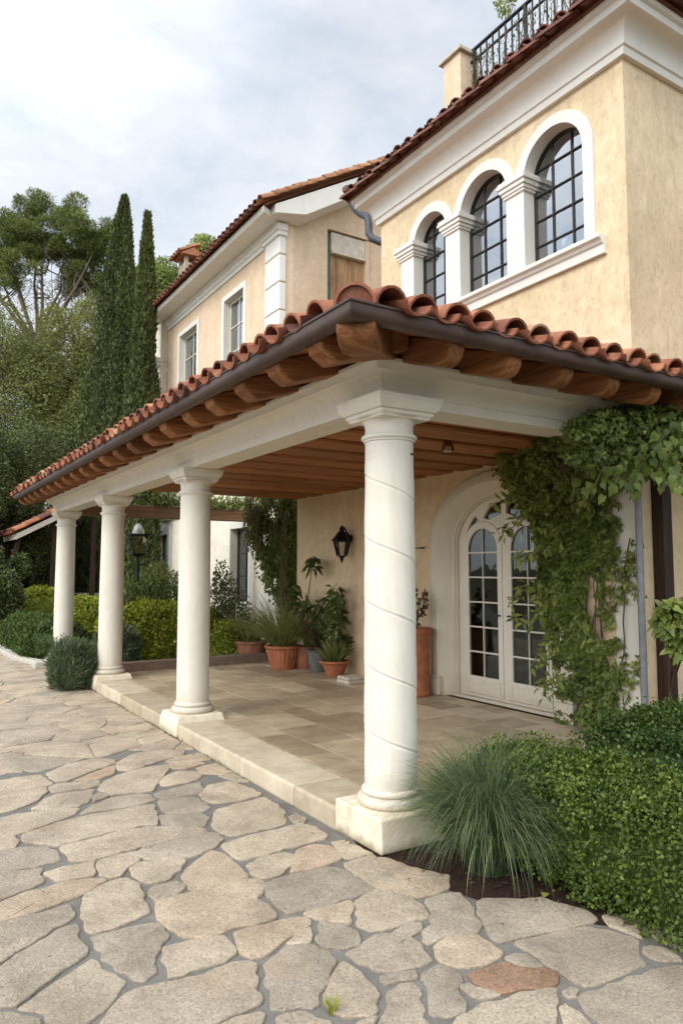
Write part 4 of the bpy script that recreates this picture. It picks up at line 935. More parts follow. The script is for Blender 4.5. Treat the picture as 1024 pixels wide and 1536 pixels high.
for dx,dy,h in ((-.08,.12,.95),(.02,-.08,1.15),(.08,.05,.8),(0,.02,1.3)):
    MB().tube([(c[0],c[1],F+.2),(c[0]+dx*.6,c[1]+dy*.6,F+h*.55),(c[0]+dx,c[1]+dy,F+h)],[.008,.007,.005],6).build('stem','stem_green',t)
    for k in range(10): tips.append((c[0]+dx*(.6+.05*k),c[1]+dy*(.6+.05*k),F+h*(.6+.04*k)))
P=np.repeat(np.array(tips),7,0)+RNG.normal(0,.03,(len(tips)*7,3)); leaves('foliage',P,unit(RNG.normal(size=P.shape)),'leaf_pot',t,(.07,.15),.38,droop=.3,rnd=.8)
c=(5.60,9.98,F); t=thing('tall_pot_plant',c,'tall bare stemmed plant with big drooping leaves behind the grey pot','potted plant')
pot(t,c,potprof(.15,.19,.34,.03,.012),'terracotta_dull')
m=MB(); tips=[]
for (px,py),dd in [((470,835),0),((455,900),0),((500,885),-.3),((520,910),-.4),((531,945),-.5),((488,940),-.3),((515,885),-.4),((478,905),-.1),((440,880),.1)]:
    e=at(px,py,11.25+dd*.7); e[0]=min(e[0],5.74); b=np.array([c[0],c[1],F+.3]); k=(b+e)/2+np.array([-.03,0,.06])
    m.tube([b,k,e],[.013,.011,.007],6); tips.append(e)
m.build('stems','stem_green',t)
Pp=[];Dd=[]
for e in tips:
    k=24; a=RNG.uniform(0,2*PI,k); Pp.append(e+RNG.normal(0,.03,(k,3))-np.array([0,0,1])*RNG.uniform(0,.2,k)[:,None]); Dd.append(np.stack([np.cos(a)*.8,np.sin(a)*.8,RNG.uniform(-.75,.35,k)],1))
P=np.concatenate(Pp); P[:,0]=np.minimum(P[:,0],5.76); D=unit(np.concatenate(Dd)); D[:,0]=np.minimum(D[:,0],.25); D=unit(D); ln=RNG.uniform(.14,.27,len(P))
V,Fq=leafquads(P,D,np.tile([0,0,1.],(len(P),1))+RNG.normal(0,.3,(len(P),3)),ln,ln*.36,.25); npmesh('foliage',V,Fq,RNG.normal(.42,.2,len(P)),'leaf_pot',t)
c=(5.30,11.32,0); t=thing('potted_grass',c,'grassy plant in a dull terracotta pot partly hidden behind the brown kerb','potted plant')
pot(t,c,potprof(.22,.27,.46,.05,.02),'terracotta_dull'); grassplant(t,(c[0],c[1],.42),260,.7,.012,.4,'leaf_pot',.12,1.)
c=(5.53,7.16,F); t=thing('terracotta_urn',c,'tall cylindrical terracotta pot with a small dark plant behind the nearest column','potted plant')
pot(t,c,[(.20,0,0),(.21,.01,0),(.21,.05,0),(.195,.06,0),(.20,.5,0),(.205,.74,0),(.225,.75,0),(.232,.77,0),(.232,.805,0),(.215,.815,0),(.19,.815,0),(.18,.78,0)],'terracotta')
m=MB(); tips=[]
for i in range(9):
    a=random.uniform(0,2*PI); p=[Vector((c[0],c[1],F+.79))]; dr=Vector((cos(a)*.45,sin(a)*.45,1)).normalized()
    for k in range(6): p.append(p[-1]+dr*.085); dr=(dr+Vector((random.uniform(-.35,.35),random.uniform(-.35,.35),.05))).normalized(); tips.append(p[-1])
    m.tube(p,.006,5)
m.build('stems','stem_brown',t); P=np.array([tuple(random.choice(tips)) for _ in range(150)])+RNG.normal(0,.02,(150,3)); leaves('foliage',P,unit(RNG.normal(size=P.shape)),'leaf_purple',t,(.05,.09),.55)
st=thing('stone_block',(5.43,8.38,F),'two thin pale stone slabs stacked on the floor against the wall','stone')
MB().box((5.27,8.22,F),(5.60,8.52,F+.045)).build('slab','concrete',st,bevel=.01)
MB().box((5.28,8.24,F+.046),(5.59,8.53,F+.085)).build('slab','concrete',st,bevel=.012)
m=MB().box((2.78,10.98,0),(5.84,11.16,.27)); kb=m.build('bed_kerb','kerb_brown',bevel=.015); tag(kb,'brown kerb along the far end of the porch floor holding the planting bed','kerb')

# ================================================================ CLIPPED HEDGES AND GRASSES (near)
def hedge(name,c,half,label,cat,mat,n,L,asp=.65,rough=.05,nscale=4.,power=4.,seed=0,tv=.5,shoots=0,depth=.08,group=None,up=.25,inset=.075):
    c=np.array(c); t=thing(name,(float(c[0]),float(c[1]),0),label,cat,group)
    core('branches',c,half,mat,t,rough,nscale,power,seed,inset)  # added light-blocking body in leaf colour, not separate twigs
    P,N,b=boxshell(c,half,n,rough,nscale,power,seed=seed,depth=depth)
    k=P[:,2]>.015; P,N,b=P[k],N[k],b[k]
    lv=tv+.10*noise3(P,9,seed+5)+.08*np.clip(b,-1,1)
    if shoots:
        i=RNG.choice(len(P),shoots); Q=P[i]+N[i]*RNG.uniform(0,.05,(shoots,1))+np.array([0,0,1.])*RNG.uniform(0,.04,(shoots,1)); P=np.concatenate([P,Q]); N=np.concatenate([N,N[i]+np.array([0,0,.6])]); lv=np.concatenate([lv,lv[i]+.22])
    leaves('foliage',P,unit(N),mat,t,L,asp,lv,up=up,rnd=.75); return t
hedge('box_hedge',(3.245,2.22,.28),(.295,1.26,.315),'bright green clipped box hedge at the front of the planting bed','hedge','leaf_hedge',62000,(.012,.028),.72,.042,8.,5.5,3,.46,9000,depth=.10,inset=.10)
hedge('box_hedge',(4.62,2.42,.34),(.87,1.03,.37),'shade-darkened green clipped hedge behind the bright one, in front of the ivy','hedge','leaf_hedge_dark',42000,(.016,.032),.7,.06,6.,4.,8,.42,3000,depth=.12,inset=.11)  # shade on this hedge's near face is put into its leaf colour
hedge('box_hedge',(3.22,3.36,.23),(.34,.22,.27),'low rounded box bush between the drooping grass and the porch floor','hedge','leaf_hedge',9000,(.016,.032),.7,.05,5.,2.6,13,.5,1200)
def tuft(name,c,n,ln,w,droop,spread,label,cat,mat,tv=.5,out=(.15,1.1),up=1.,group=None):
    t=thing(name,c,label,cat,group)
    a=RNG.uniform(0,2*PI,n); r=spread*np.sqrt(RNG.random(n)); B=np.stack([c[0]+r*np.cos(a),c[1]+r*np.sin(a),np.full(n,c[2])],1)
    o=RNG.uniform(*out,n)*(.4+.6*r/spread); D=np.stack([np.cos(a)*o,np.sin(a)*o,np.full(n,up)],1)+RNG.normal(0,.13,(n,3))
    blades('foliage',B,D,RNG.uniform(.6,1.05,n)*ln,np.full(n,w)*RNG.uniform(.7,1.2,n),RNG.uniform(.7,1.3,n)*droop,mat,t,tv,8,sd=.27); return t
tuft('ornamental_grass',(2.90,3.09,0),4200,.81,.0056,.68,.12,'fine drooping blue green grass clump at the foot of the nearest column','grass clump','leaf_grass',.47,(.05,.50))
hedge('grass_mound',(2.25,10.72,.24),(.27,.29,.34),'spiky grey green mound on the paving beside the second farthest column','grass clump','leaf_lavender',12000,(.06,.15),.10,.06,4.,2.2,71,.42,1500,up=.9)
hedge('grass_mound',(3.12,11.55,.30),(.34,.34,.40),'spiky grey green mound behind the kerb, just right of the second farthest column','grass clump','leaf_lavender',12000,(.06,.15),.10,.06,4.,2.2,72,.42,1500,up=.9)
g0=at(497,1512,2.35); 
tuft('weed',(1.49,2.44,-.012),70,.055,.0025,.15,.018,'tiny yellowish weed growing in a paving joint near the front','weed','leaf_yellow',.75,(.1,1.))
# dry chips and twigs over the soil
n=2600; P=np.stack([RNG.uniform(2.5,6.2,n),RNG.uniform(1.6,3.6,n),np.full(n,.004)],1); ok=np.array([inside2(p) for p in P]) if 'inside2' in globals() else (P[:,0]>2.50+np.maximum(0,(3.45-P[:,1]))*.42)
P=P[ok]; n=len(P); a=RNG.uniform(0,2*PI,n); D=np.stack([np.cos(a),np.sin(a),RNG.uniform(-.05,.3,n)],1)
V,Fq=leafquads(P,unit(D),np.tile([0,0,1.],(n,1))+RNG.normal(0,.4,(n,3)),RNG.uniform(.015,.06,n),RNG.uniform(.003,.014,n))
o=npmesh('mulch_chips',V,Fq,RNG.normal(.4,.25,n),'leaf_purple'); o['kind']='stuff'
fl=at(800,1322,3.); tag(npmesh('fallen_leaf',*(lambda VF:(VF[0],VF[1]))(leafquads(np.array([[2.86,2.66,.012]]),unit(np.array([[1.,.4,.3]])),np.array([[0,0,1.]]),[.06],[.045],.2)),np.array([.95]),'leaf_vine'),'dry yellow leaf lying on the dark mulch','leaf')

# ================================================================ CLIMBERS
def wallpts(n,edge,top,seed,thick):
    pass
iv=thing('wall_ivy',(5.8,4.7,0),'dense dark ivy covering the wall right of the arched door','climbing plant')
# outline on the wall: (z, left Y, right Y, density)
zs=np.array([.0,.35,.8,1.2,1.55,1.9,2.25,2.5,2.7,2.95]); lf=np.array([5.10,5.13,5.22,5.34,5.30,5.38,5.42,5.55,5.62,5.3]); rg=np.array([4.32,4.36,4.42,4.46,4.42,4.36,4.30,4.22,4.15,4.1])
def ivp(n,seed):
    z=RNG.uniform(0,2.92,n); l=np.interp(z,zs,lf); r=np.interp(z,zs,rg); u=RNG.random(n); u=np.where(RNG.random(n)<.6,u*.78,u)
    y=l+(r-l)*u+noise3(np.stack([z*0,z,z],1),4.,seed)*.14*(.35+u); th=.08+.20*np.clip(noise3(np.stack([z*0+1,y*1.4,z],1),2.8,seed),-.3,1)+.10*(z>2.2)+.28*np.clip((z-2.25)/.6,0,1)
    th=np.maximum(th,.04)*np.where(u>.8,.45,1.); d=RNG.random(n)**.6*th
    gap=noise3(np.stack([y*0,y*2.2,z*1.6],1),3.1,seed+3)+np.where(u>.70,-.50,.25); k=gap>-.30
    return np.stack([5.835-d,y,z],1)[k]
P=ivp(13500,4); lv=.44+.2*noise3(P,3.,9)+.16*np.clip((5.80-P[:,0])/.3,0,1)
D=unit(np.stack([-RNG.uniform(.2,.9,len(P)),RNG.normal(0,.55,len(P)),RNG.normal(-.45,.4,len(P))],1)); N=unit(np.stack([-np.ones(len(P)),RNG.normal(-.15,.45,len(P)),RNG.uniform(.1,.9,len(P))],1))
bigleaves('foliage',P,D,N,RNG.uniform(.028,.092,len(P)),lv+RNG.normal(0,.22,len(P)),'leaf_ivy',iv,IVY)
m=MB()
for i in range(13):
    y=4.36+random.random()**.8*.8; z=.02; p=[(5.825,y,z)]; top=random.uniform(1.5,2.8)
    while z<top: z+=random.uniform(.12,.25); y+=random.uniform(-.07,.07); p.append((5.83-random.random()*.03,min(5.3,max(4.25,y)),z))
    m.tube(p,random.uniform(.003,.007),6)
m.build('stems','stem_brown',iv)
# thin runners creeping over the bare pale strip beside the corner pipe
m=MB(); tips=[]
for i in range(17):
    y=random.uniform(4.36,4.62); z=random.uniform(.1,2.3); p=[(5.828,y,z)]; dy=-random.uniform(.01,.05); 
    for k in range(random.randint(3,7)):
        z+=random.uniform(.02,.14)*random.choice((1,1,1,-1)); y=max(4.17,y+dy+random.uniform(-.03,.02)); p.append((5.832-random.random()*.02,y,max(.03,z))); tips.append(p[-1])
    m.tube(p,.0035,5)
m.build('runners','stem_brown',iv)
P=np.repeat(np.array(tips),5,0)+RNG.normal(0,.028,(len(tips)*5,3)); P[:,0]=np.minimum(P[:,0],5.83); k_=len(P)
bigleaves('foliage',P,np.stack([-RNG.uniform(.1,.8,k_),RNG.normal(0,.6,k_),RNG.normal(-.3,.5,k_)],1),unit(np.stack([-np.ones(k_),RNG.normal(0,.4,k_),RNG.uniform(0,.8,k_)],1)),RNG.uniform(.025,.06,k_),RNG.normal(.55,.2,k_),'leaf_ivy',iv,IVY)
# loose shoots leaning over the door
sh=thing('climbing_shoots',(5.6,5.4,1.2),'pale green shoots reaching from the ivy across the arched door','climbing plant')
m=MB(); tips=[]
for pts in ([(835,745),(800,745),(770,740),(745,760)],[(835,760),(790,755),(770,790),(752,800)],[(825,890),(790,880),(765,905)],[(820,900),(800,930),(770,930)],[(830,960),(815,985),(805,1000)],[(830,700),(800,650),(790,632)],[(845,1010),(825,1020),(815,1045)],[(830,820),(795,830),(775,838)]):
    q=[at(x,y,7.02+.06*i) for i,(x,y) in enumerate(pts)]; MB().tube(q,.005,5).build('stem','stem_green',sh)
    for a_,b_ in zip(q,q[1:]):
        for k in range(22): tips.append(a_+(b_-a_)*random.random())
P=np.array(tips)+RNG.normal(0,.035,(len(tips),3)); leaves('foliage',P,unit(np.stack([-np.ones(len(P)),RNG.normal(.2,.6,len(P)),RNG.normal(0,.5,len(P))],1)),'leaf_ivy',sh,(.06,.13),.38,np.full(len(P),.78),droop=.35,rnd=.7)
# mass hanging from the eaves at the corner
mv=thing('eave_creeper',(5.2,4.0,2.3),'bushy dark creeper bulging under the right end of the white beam','climbing plant')
cs=[(at(px,py,d),(rx,rx,rz)) for px,py,d,rx,rz in ((868,645,5.08,.12,.09),(900,640,5.25,.18,.14),(950,635,5.42,.20,.14),(1000,632,5.55,.22,.15),(1050,635,5.6,.25,.17),(875,680,5.3,.16,.10),(925,680,5.5,.2,.12),(980,672,5.6,.2,.12),(1040,680,5.7,.22,.14),(820,680,6.6,.16,.16),(850,700,6.6,.22,.16),(900,690,6.3,.25,.15),(835,660,5.8,.2,.1),(890,665,5.8,.25,.1),(940,665,5.9,.25,.1))]
P,N,dz=clumps(cs,14000,.45,.3,5); P[:,2]=np.minimum(P[:,2],2.88); n=len(P)
bigleaves('foliage',P,unit(N*.6+RNG.normal(0,.5,(n,3))+np.array([0,0,-.3])),unit(N+RNG.normal(0,.5,(n,3))+np.array([-.3,-.3,.5])),RNG.uniform(.022,.05,n),.44+.16*noise3(P,4.,2)+RNG.normal(0,.16,n),'leaf_ivy',mv,IVY)
m=MB()
for i in range(14):
    a_=at(random.uniform(840,1020),700,6.1); p=[a_]; 
    for k in range(6): p.append(p[-1]+np.array([random.uniform(-.08,.08),random.uniform(-.08,.08),random.uniform(-.12,.12)]))
    m.tube(p,.006,5)
m.build('stems','stem_brown',mv)
gv=thing('grape_vine',(4.9,3.4,2.2),'broad yellow green lobed leaves hanging at the right edge under the eaves','climbing plant')
m=MB(); Pp=[];Dd=[];Tt=[];Ll=[]
for pts,d,k in (([(1040,590),(1000,640),(950,680),(910,690),(890,730)],5.3,90),([(1040,620),(990,660),(960,700),(940,720)],5.2,76),([(1045,640),(1010,680),(985,720)],5.15,60),([(1050,660),(1020,700),(1005,740)],5.1,40),([(1030,600),(960,640),(935,650)],5.5,14),([(940,650),(915,680),(895,720),(885,750)],5.55,16),([(1000,600),(985,610)],5.45,5)):
    q=[at(x,y,d+.03*i) for i,(x,y) in enumerate(pts)]; m.tube(q,.006,6)
    for i in range(k):
        j=random.randrange(len(q)-1); Pp.append(q[j]+(q[j+1]-q[j])*random.random()+RNG.normal(0,.06,3)); Dd.append([random.gauss(-.1,.3),random.gauss(-.1,.3),random.uniform(-1.3,-.5)]); Tt.append(random.gauss(.42,.26)); Ll.append(random.uniform(.045,.10))
m.build('stems','stem_green',gv); P=np.array(Pp); n=len(P)
bigleaves('foliage',P,np.array(Dd),unit(np.stack([RNG.normal(-.5,.35,n),RNG.normal(-.75,.35,n),RNG.uniform(.1,.9,n)],1)),np.array(Ll),np.array(Tt),'leaf_vine',gv,VINE)
cb=thing('climbing_bush',(5.3,3.7,1.3),'cluster of green leaves on the dark post at the right edge above the hedge','climbing plant')
P,N,_=clumps([(at(1005,930,5.6),(.13,.13,.17)),(at(1035,935,5.6),(.16,.16,.22)),(at(1020,965,5.6),(.1,.1,.12))],420,.3,.3); n=len(P)
bigleaves('foliage',P,unit(N*.5+RNG.normal(0,.5,(n,3))+np.array([0,0,-.4])),unit(N+np.array([-.5,-.5,.5])+RNG.normal(0,.3,(n,3))),RNG.uniform(.05,.10,n),RNG.normal(.5,.2,n),'leaf_ivy',cb,IVY)
m=MB()
for i in range(6): m.tube([(5.95,3.95,.02),(5.8,3.9,.6),tuple(at(random.uniform(990,1040),random.uniform(915,960),5.6))],[.012,.01,.006],6)
m.build('stems','stem_brown',cb)
# far corner ivy
fv=thing('corner_ivy',(5.7,10.9,0),'leafy climber hanging like a curtain at the far end of the porch wall','climbing plant')
P=[]
for i in range(24000):
    u=random.random()**.75; px=365+84*u**.75; lo=830+120*max(0,(px-375)/70)**1.3+random.gauss(0,12)-(30 if px<385 else 0); py=742+(lo-742)*random.random()**.85
    if px<418 and math.sin(px*.21+py*.05)+math.sin(py*.13-px*.11)+random.gauss(0,.9)<-.5: continue
    P.append(at(px,py,12.45+random.uniform(-.12,.35)+.3*(1-u)))
P=np.array(P); n=len(P); leaves('foliage',P,unit(np.stack([-np.ones(n)*.6,-np.ones(n)*.6,RNG.normal(0,.4,n)],1)),'leaf_ivy',fv,(.05,.10),.5,.45+.15*noise3(P,3,3),droop=.6,rnd=.7)
m=MB()
for dx in (-.05,0,.06): m.tube([(5.62+dx,10.95,.0),(5.66,10.93+dx,.6),(5.68+dx,10.9,1.4),(5.7,10.9-dx,2.6)],[.018,.015,.012,.008],8)
for i in range(16):
    a_=at(random.uniform(370,440),745,12.5); p=[a_]
    for k in range(5): p.append(p[-1]+np.array([random.uniform(-.05,.05),random.uniform(-.05,.05),-random.uniform(.12,.25)]))
    m.tube(p,.007,5)
m.build('stems','stem_brown',fv)
bv=thing('beam_creeper',(4.6,13.9,2.9),'leafy creeper lying along the rough timber beam behind the columns','climbing plant')
P=np.stack([RNG.uniform(4.4,6.3,2600),13.95+RNG.normal(0,.12,2600),2.90+np.abs(RNG.normal(0,.14,2600))],1); leaves('foliage',P,np.tile([-.4,-.6,.5],(2600,1)),'leaf_ivy',bv,(.05,.09),.5)
m=MB(); m.tube([(4.4,13.9,2.92),(5.,13.95,2.95),(5.7,13.9,2.93),(6.3,13.95,2.96)],.02,7).build('stem','stem_brown',bv)

# ================================================================ GARDEN BEHIND
def shrub(name,cs,n,label,cat,mat,L,asp=.5,rough=.2,inner=.45,seed=0,up=.2,stem='stem_brown',group=None,tv=None,base=None,trunkr=.05,droop=0.):
    c0=np.array(cs[0][0]); b=base or (float(c0[0]),float(c0[1]),0.)
    t=thing(name,b,label,cat,group)
    P,N,dz=clumps(cs,n,rough,inner,seed); k=P[:,2]>.02; P,N,dz=P[k],N[k],dz[k]
    lv=(.47 if tv is None else tv)+.14*noise3(P,1.6,seed+2)+.06*noise3(P,5,seed+4)
    leaves('crown' if cat=='tree' else 'foliage',P,N,mat,t,L,asp,lv,up=up,droop=droop,rnd=.8)
    if False: blobs('inner_foliage',cs,.40,mat,t,seed,(.38 if tv is None else tv-.12))
    m=MB()
    for c,h in cs[:5]:
        c=np.array(c); mid=(np.array(b)*.55+c*.45)+np.array([0,0,.1*(c[2])]); m.tube([b,mid,c],[trunkr,trunkr*.7,trunkr*.25],7)
        if cat!='tree': m.build('stem',stem,t,smooth=50); m=MB()
    if cat=='tree': m.build('trunk',stem,t,smooth=50)
    return t
# yellow-green bushes
hedge('garden_hedge',tuple(at(58,915,18.6)[:2])+(.60,),(.80,.75,.62),'yellow green rounded bush to the left of the farthest column','hedge','leaf_yellow',9000,(.04,.08),.6,.1,2.5,2.0,21,.55,1500)
hedge('garden_hedge',tuple(at(134,915,17.)[:2])+(.46,),(.75,.6,.52),'yellow green bush showing between the two farthest columns','hedge','leaf_yellow',8000,(.04,.08),.6,.1,2.5,2.6,22,.55,1200)
hedge('garden_hedge',tuple(at(250,930,13.0)[:2])+(.50,),(1.15,.42,.50),'long yellow green hedge beyond the kerb, left of the second nearest column','hedge','leaf_yellow',13000,(.035,.07),.6,.09,2.8,3.,23,.5,2500)
hedge('garden_hedge',tuple(at(338,950,12.5)[:2])+(.36,),(.30,.30,.40),'small green bush just right of the second nearest column','hedge','leaf_yellow',4500,(.03,.06),.6,.08,3.5,2.3,24,.38,900)
q=at(338,900,13.2); shrub('dark_shrub',[(q+np.array([-.05,0,-.05]),(.28,.28,.5)),(q+np.array([.2,.1,-.3]),(.3,.3,.45)),(q+np.array([.42,.0,-.5]),(.2,.2,.3)),(q+np.array([-.05,.1,.35]),(.12,.12,.3))],3000,'twiggy dark shrub before the pale wall, right of the second nearest column','shrub','leaf_dark_tree',(.04,.08),.5,.3,.25,31,.4,trunkr=.02)
q=at(228,890,15.2); shrub('dark_shrub',[(q+np.array([dx,dy,dz]),(.40,.35,.55)) for dx,dy,dz in ((-.5,.2,-.25),(0,0,-.1),(.45,0,-.15),(.1,.3,.1),(-.2,.1,-.5),(.75,-.1,-.45))],7000,'tall leafy green shrub above the long yellow green hedge','shrub','leaf_pot',(.06,.13),.35,.35,.3,32,.9,trunkr=.03,tv=.6)
hedge('low_hedge',(2.72,16.0,.26),(.60,2.5,.40),'low dark green hedge along the paving edge at the far left','hedge','leaf_hedge_dark',26000,(.04,.08),.45,.09,2.2,2.8,25,.45,3000,up=.8)
tuft('ground_cover',(1.2,13.4,-.01),900,.16,.012,.3,.32,'low green patch growing on the paving at the left edge, nearer one','ground plant','leaf_lavender',.45)
tuft('ground_cover',(1.65,16.3,-.01),900,.2,.014,.3,.36,'low green patch growing on the paving at the left edge, farther one','ground plant','leaf_lavender',.45)
m=MB(); pl=[(2.62,13.1),(2.32,13.6),(2.12,14.6),(2.08,16.),(2.2,18.2),(2.3,20.)]
m.loft([[(x-.09,y,0),(x+.09,y,0),(x+.09,y,.09),(x-.09,y,.09)] for x,y in pl]); tag(m.build('path_kerb','kerb_white',bevel=.015),'curved pale stone kerb in front of the low dark green hedge','kerb')
m=MB().box((2.18,13.05,0),(2.62,13.45,.12)); tag(m.build('kerb_block','kerb_white',bevel=.02),'pale stone block beside the base of the farthest column','kerb')
a_=at(95,900,22.5); b_=at(205,905,21.); m=MB().bar((a_[0],a_[1],.45),(b_[0],b_[1],.45),.3,.9); m.bar((a_[0],a_[1],.93),(b_[0],b_[1],.93),.42,.06); tag(m.build('garden_wall','kerb_white',bevel=.02),'low white garden wall seen between the farthest columns','wall')
# small tiled building beyond the porch
sd=thing('garden_shelter',(3.6,21.,0),'small tiled shelter on dark posts behind the farthest column','shelter')
px0=2.75
for xx,yy_ in ((px0+.95,20.0),(px0+.95,22.4),(px0+1.95,20.0),(px0+1.95,22.4)): MB().box((xx-.06,yy_-.06,0),(xx+.06,yy_+.06,2.42+.55*(xx-px0))).build('post','wood_dark',sd)
m=MB(); m.loft([[(px0,y,2.42),(px0+2.1,y,2.42+.55*2.1),(px0+2.1,y,2.56+.55*2.1),(px0,y,2.56)] for y in (19.5,22.8)]); m.build('eave','kerb_white',sd)
m=MB(); tiles(m,(px0-.05,19.45,2.57),(0,1,0),(1,0),math.atan(.55),3.3,2.2,lambda x,y:True); m.build('roof','tile_red',sd,smooth=50)
# cypresses
def cypress(px,d,ytop,rmax,label,seed,n,lean=0.):
    b=at(px,900,d); H=float(at(px,ytop,d)[2]); b=np.array([b[0],b[1],0.]); t=thing('cypress_tree',tuple(map(float,b)),label,'tree','pair of cypresses')
    u=RNG.random(n)**.9; h=u*H
    prof=np.interp(u,[0,.08,.3,.5,.7,.85,.94,1.],[.75,.95,1.,.86,.60,.38,.22,.04])*rmax
    a=RNG.uniform(0,2*PI,n); rr=prof*(.62+.38*RNG.random(n)**.5)
    q=np.stack([np.cos(a)*rmax,np.sin(a)*rmax,h],1); rr=rr*(1+.22*noise3(q*np.array([1,1,.45]),2.2,seed)+.16*noise3(q*np.array([1,1,.6]),5.,seed+1))
    P=b+np.stack([np.cos(a)*rr+lean*u*u,np.sin(a)*rr,h],1); N=np.stack([np.cos(a)*.5,np.sin(a)*.5,np.full(n,.9)],1)
    lv=.45+.22*noise3(P*np.array([1,1,.5]),2.5,seed+3)+.06*noise3(P,6,seed)
    leaves('crown',P,N,'leaf_cypress',t,(.06,.18),.34,lv,up=.9,rnd=.75)
    rg=[]
    for i in range(60):
        u_=i/59*.985; a_=np.arange(20)*2*PI/20; r_=float(np.interp(u_,[0,.08,.3,.5,.7,.85,.94,1.],[.75,.95,1.,.86,.60,.38,.22,.04]))*rmax*.66
        q_=np.stack([np.cos(a_)*rmax,np.sin(a_)*rmax,np.full(20,u_*H)],1); r_=r_*(1+.16*noise3(q_*np.array([1,1,.45]),2.2,seed)+.14*noise3(q_,7.,seed+1))
        rg.append([(b[0]+cos(x)*y+lean*u_*u_,b[1]+sin(x)*y,u_*H+.03) for x,y in zip(a_,r_)])
    MB().loft(rg,t=.3).build('inner_foliage','leaf_cypress',t)
    MB().tube([tuple(b),(b[0]+lean*.2,b[1],H*.5),(b[0]+lean*.9,b[1],H*.97)],[.16,.10,.02],10).build('trunk','bark',t)
cypress(157,23,293,.98,'taller of two dark cypresses left of the house',41,52000,.32)
cypress(207,19.3,321,.50,'slimmer shorter cypress closest to the house wing',42,30000,.04)
# stone pine
d=35; base=at(55,900,d); base[2]=0
pn=thing('pine_tree',tuple(map(float,base)),'tall spreading pine with bare branches and a flat dense top at the left','tree')
cs=[]
for px,py,rx,rz in ((20,345,1.3,.85),(60,325,1.3,.8),(100,335,1.3,.8),(135,350,1.2,.8),(40,375,1.3,.8),(85,370,1.4,.85),(120,385,1.3,.8),(150,390,1.0,.8),(5,385,1.2,.9),(-30,370,1.4,1.),(155,430,.9,.8),(130,430,1.0,.7),(105,420,.9,.6),(20,420,1.0,.6),(165,345,.8,.6),(-10,330,1.0,.6),(150,470,.8,.8),(45,350,1.2,.7)):
    cs.append((at(px,py,d+random.uniform(-1.5,1.5)),(rx,rx,rz)))
sub=[]
for c_,h in cs:
    for k in range(13): sub.append((c_+RNG.normal(0,.5,3)*np.array(h)*1.05,tuple(np.array(h)*random.uniform(.26,.44))))
P,N,dz=clumps(sub,90000,.3,.3,51); leaves('crown',P,N,'leaf_pine',pn,(.10,.24),.17,.45+.17*noise3(P,.9,5),up=.5,rnd=.8)
m=MB(); fork=at(57,520,d); m.tube([tuple(base),tuple((base+fork)/2+np.array([.05,0,0])),tuple(fork)],[.32,.27,.22],12)
for px,py in ((20,400),(55,380),(95,385),(130,400),(150,440),(5,420),(75,360),(115,430),(-25,400)):
    e=at(px,py,d+random.uniform(-1,1)); j=fork+(e-fork)*random.uniform(0,.15); k1=(fork*.6+e*.4)+np.array([0,0,-.2]); m.tube([tuple(j),tuple(k1),tuple((k1+e)/2+RNG.normal(0,.15,3)),tuple(e)],[.12,.085,.06,.03],7)
    for q_ in range(5):
        s_=k1+(e-k1)*random.random(); m.tube([tuple(s_),tuple(s_+np.array([random.uniform(-.9,.9),random.uniform(-.5,.5),random.uniform(.1,1.3)])),tuple(s_+np.array([random.uniform(-1.3,1.3),random.uniform(-.6,.6),random.uniform(.8,2.2)]))],[.04,.025,.01],5)
for (x0,y0),(x1,y1) in (((52,520),(-10,430)),((52,540),(-15,470)),((56,510),(95,440)),((60,560),(90,500)),((50,500),(20,400))):
    a_,b_=at(x0,y0,d-.3),at(x1,y1,d-.6); m.tube([tuple(a_),tuple((a_+b_)/2+RNG.normal(0,.12,3)),tuple(b_)],[.09,.06,.02],6)
    for q_ in range(6):
        s_=a_+(b_-a_)*random.uniform(.3,1); m.tube([tuple(s_),tuple(s_+np.array([random.uniform(-.7,.7),random.uniform(-.4,.4),random.uniform(.2,1.1)]))],[.025,.008],5)
m.build('trunk','bark_pale',pn,smooth=50)
P=np.array([np.array(at(random.uniform(-10,110),random.uniform(420,520),d+random.uniform(-1,1))) for _ in range(9000)]); P=P[noise3(P,1.1,8)>-.05]; leaves('sprays',P,unit(RNG.normal(size=P.shape)),'leaf_pine',pn,(.07,.16),.25)
def bush(px,py,d,rw,rh,label,mat,n,seed,name='garden_tree',L=(.05,.12),asp=.5,cat='tree',k=16,tv=None,gap=.4):
    c=at(px,py,d); cs=[]; g=np.random.default_rng(seed)
    for i in range(k):
        v=unit(g.normal(size=3)); r_=g.uniform(.25,.45); cs.append((c+v*np.array([rw,rw,rh])*g.uniform(.45,.85),(rw*r_,rw*r_,rh*r_*1.1)))
    return shrub(name,cs,int(n*3.9),label,cat,mat,L,asp,.3,gap,seed,.15,'bark',tv=tv,base=(float(c[0]),float(c[1]),0.),trunkr=.13)
bush(25,600,27,2.6,3.0,'broad grey green tree below the pine at the left edge','leaf_olive',15000,61,tv=.42)
bush(100,560,27.5,1.5,2.9,'yellowish olive tree directly left of the cypresses','leaf_olive',13000,62,tv=.62)
bush(120,690,25.5,1.1,2.6,'narrow olive green tree at the foot of the taller cypress','leaf_olive',9000,63,tv=.5)
bush(60,720,23,2.1,2.1,'dark green tree in front of the olive trees, left of the cypresses','leaf_dark_tree',13000,64,tv=.5)
bush(5,760,19.5,1.5,2.1,'very dark tree at the left edge above the yellow bush','leaf_dark_tree',13000,65,tv=.35)
bush(40,850,21.5,1.5,1.5,'shadowy dark shrub behind the yellow green bush','leaf_dark_tree',9000,66,tv=.25,cat='shrub',name='dark_shrub')
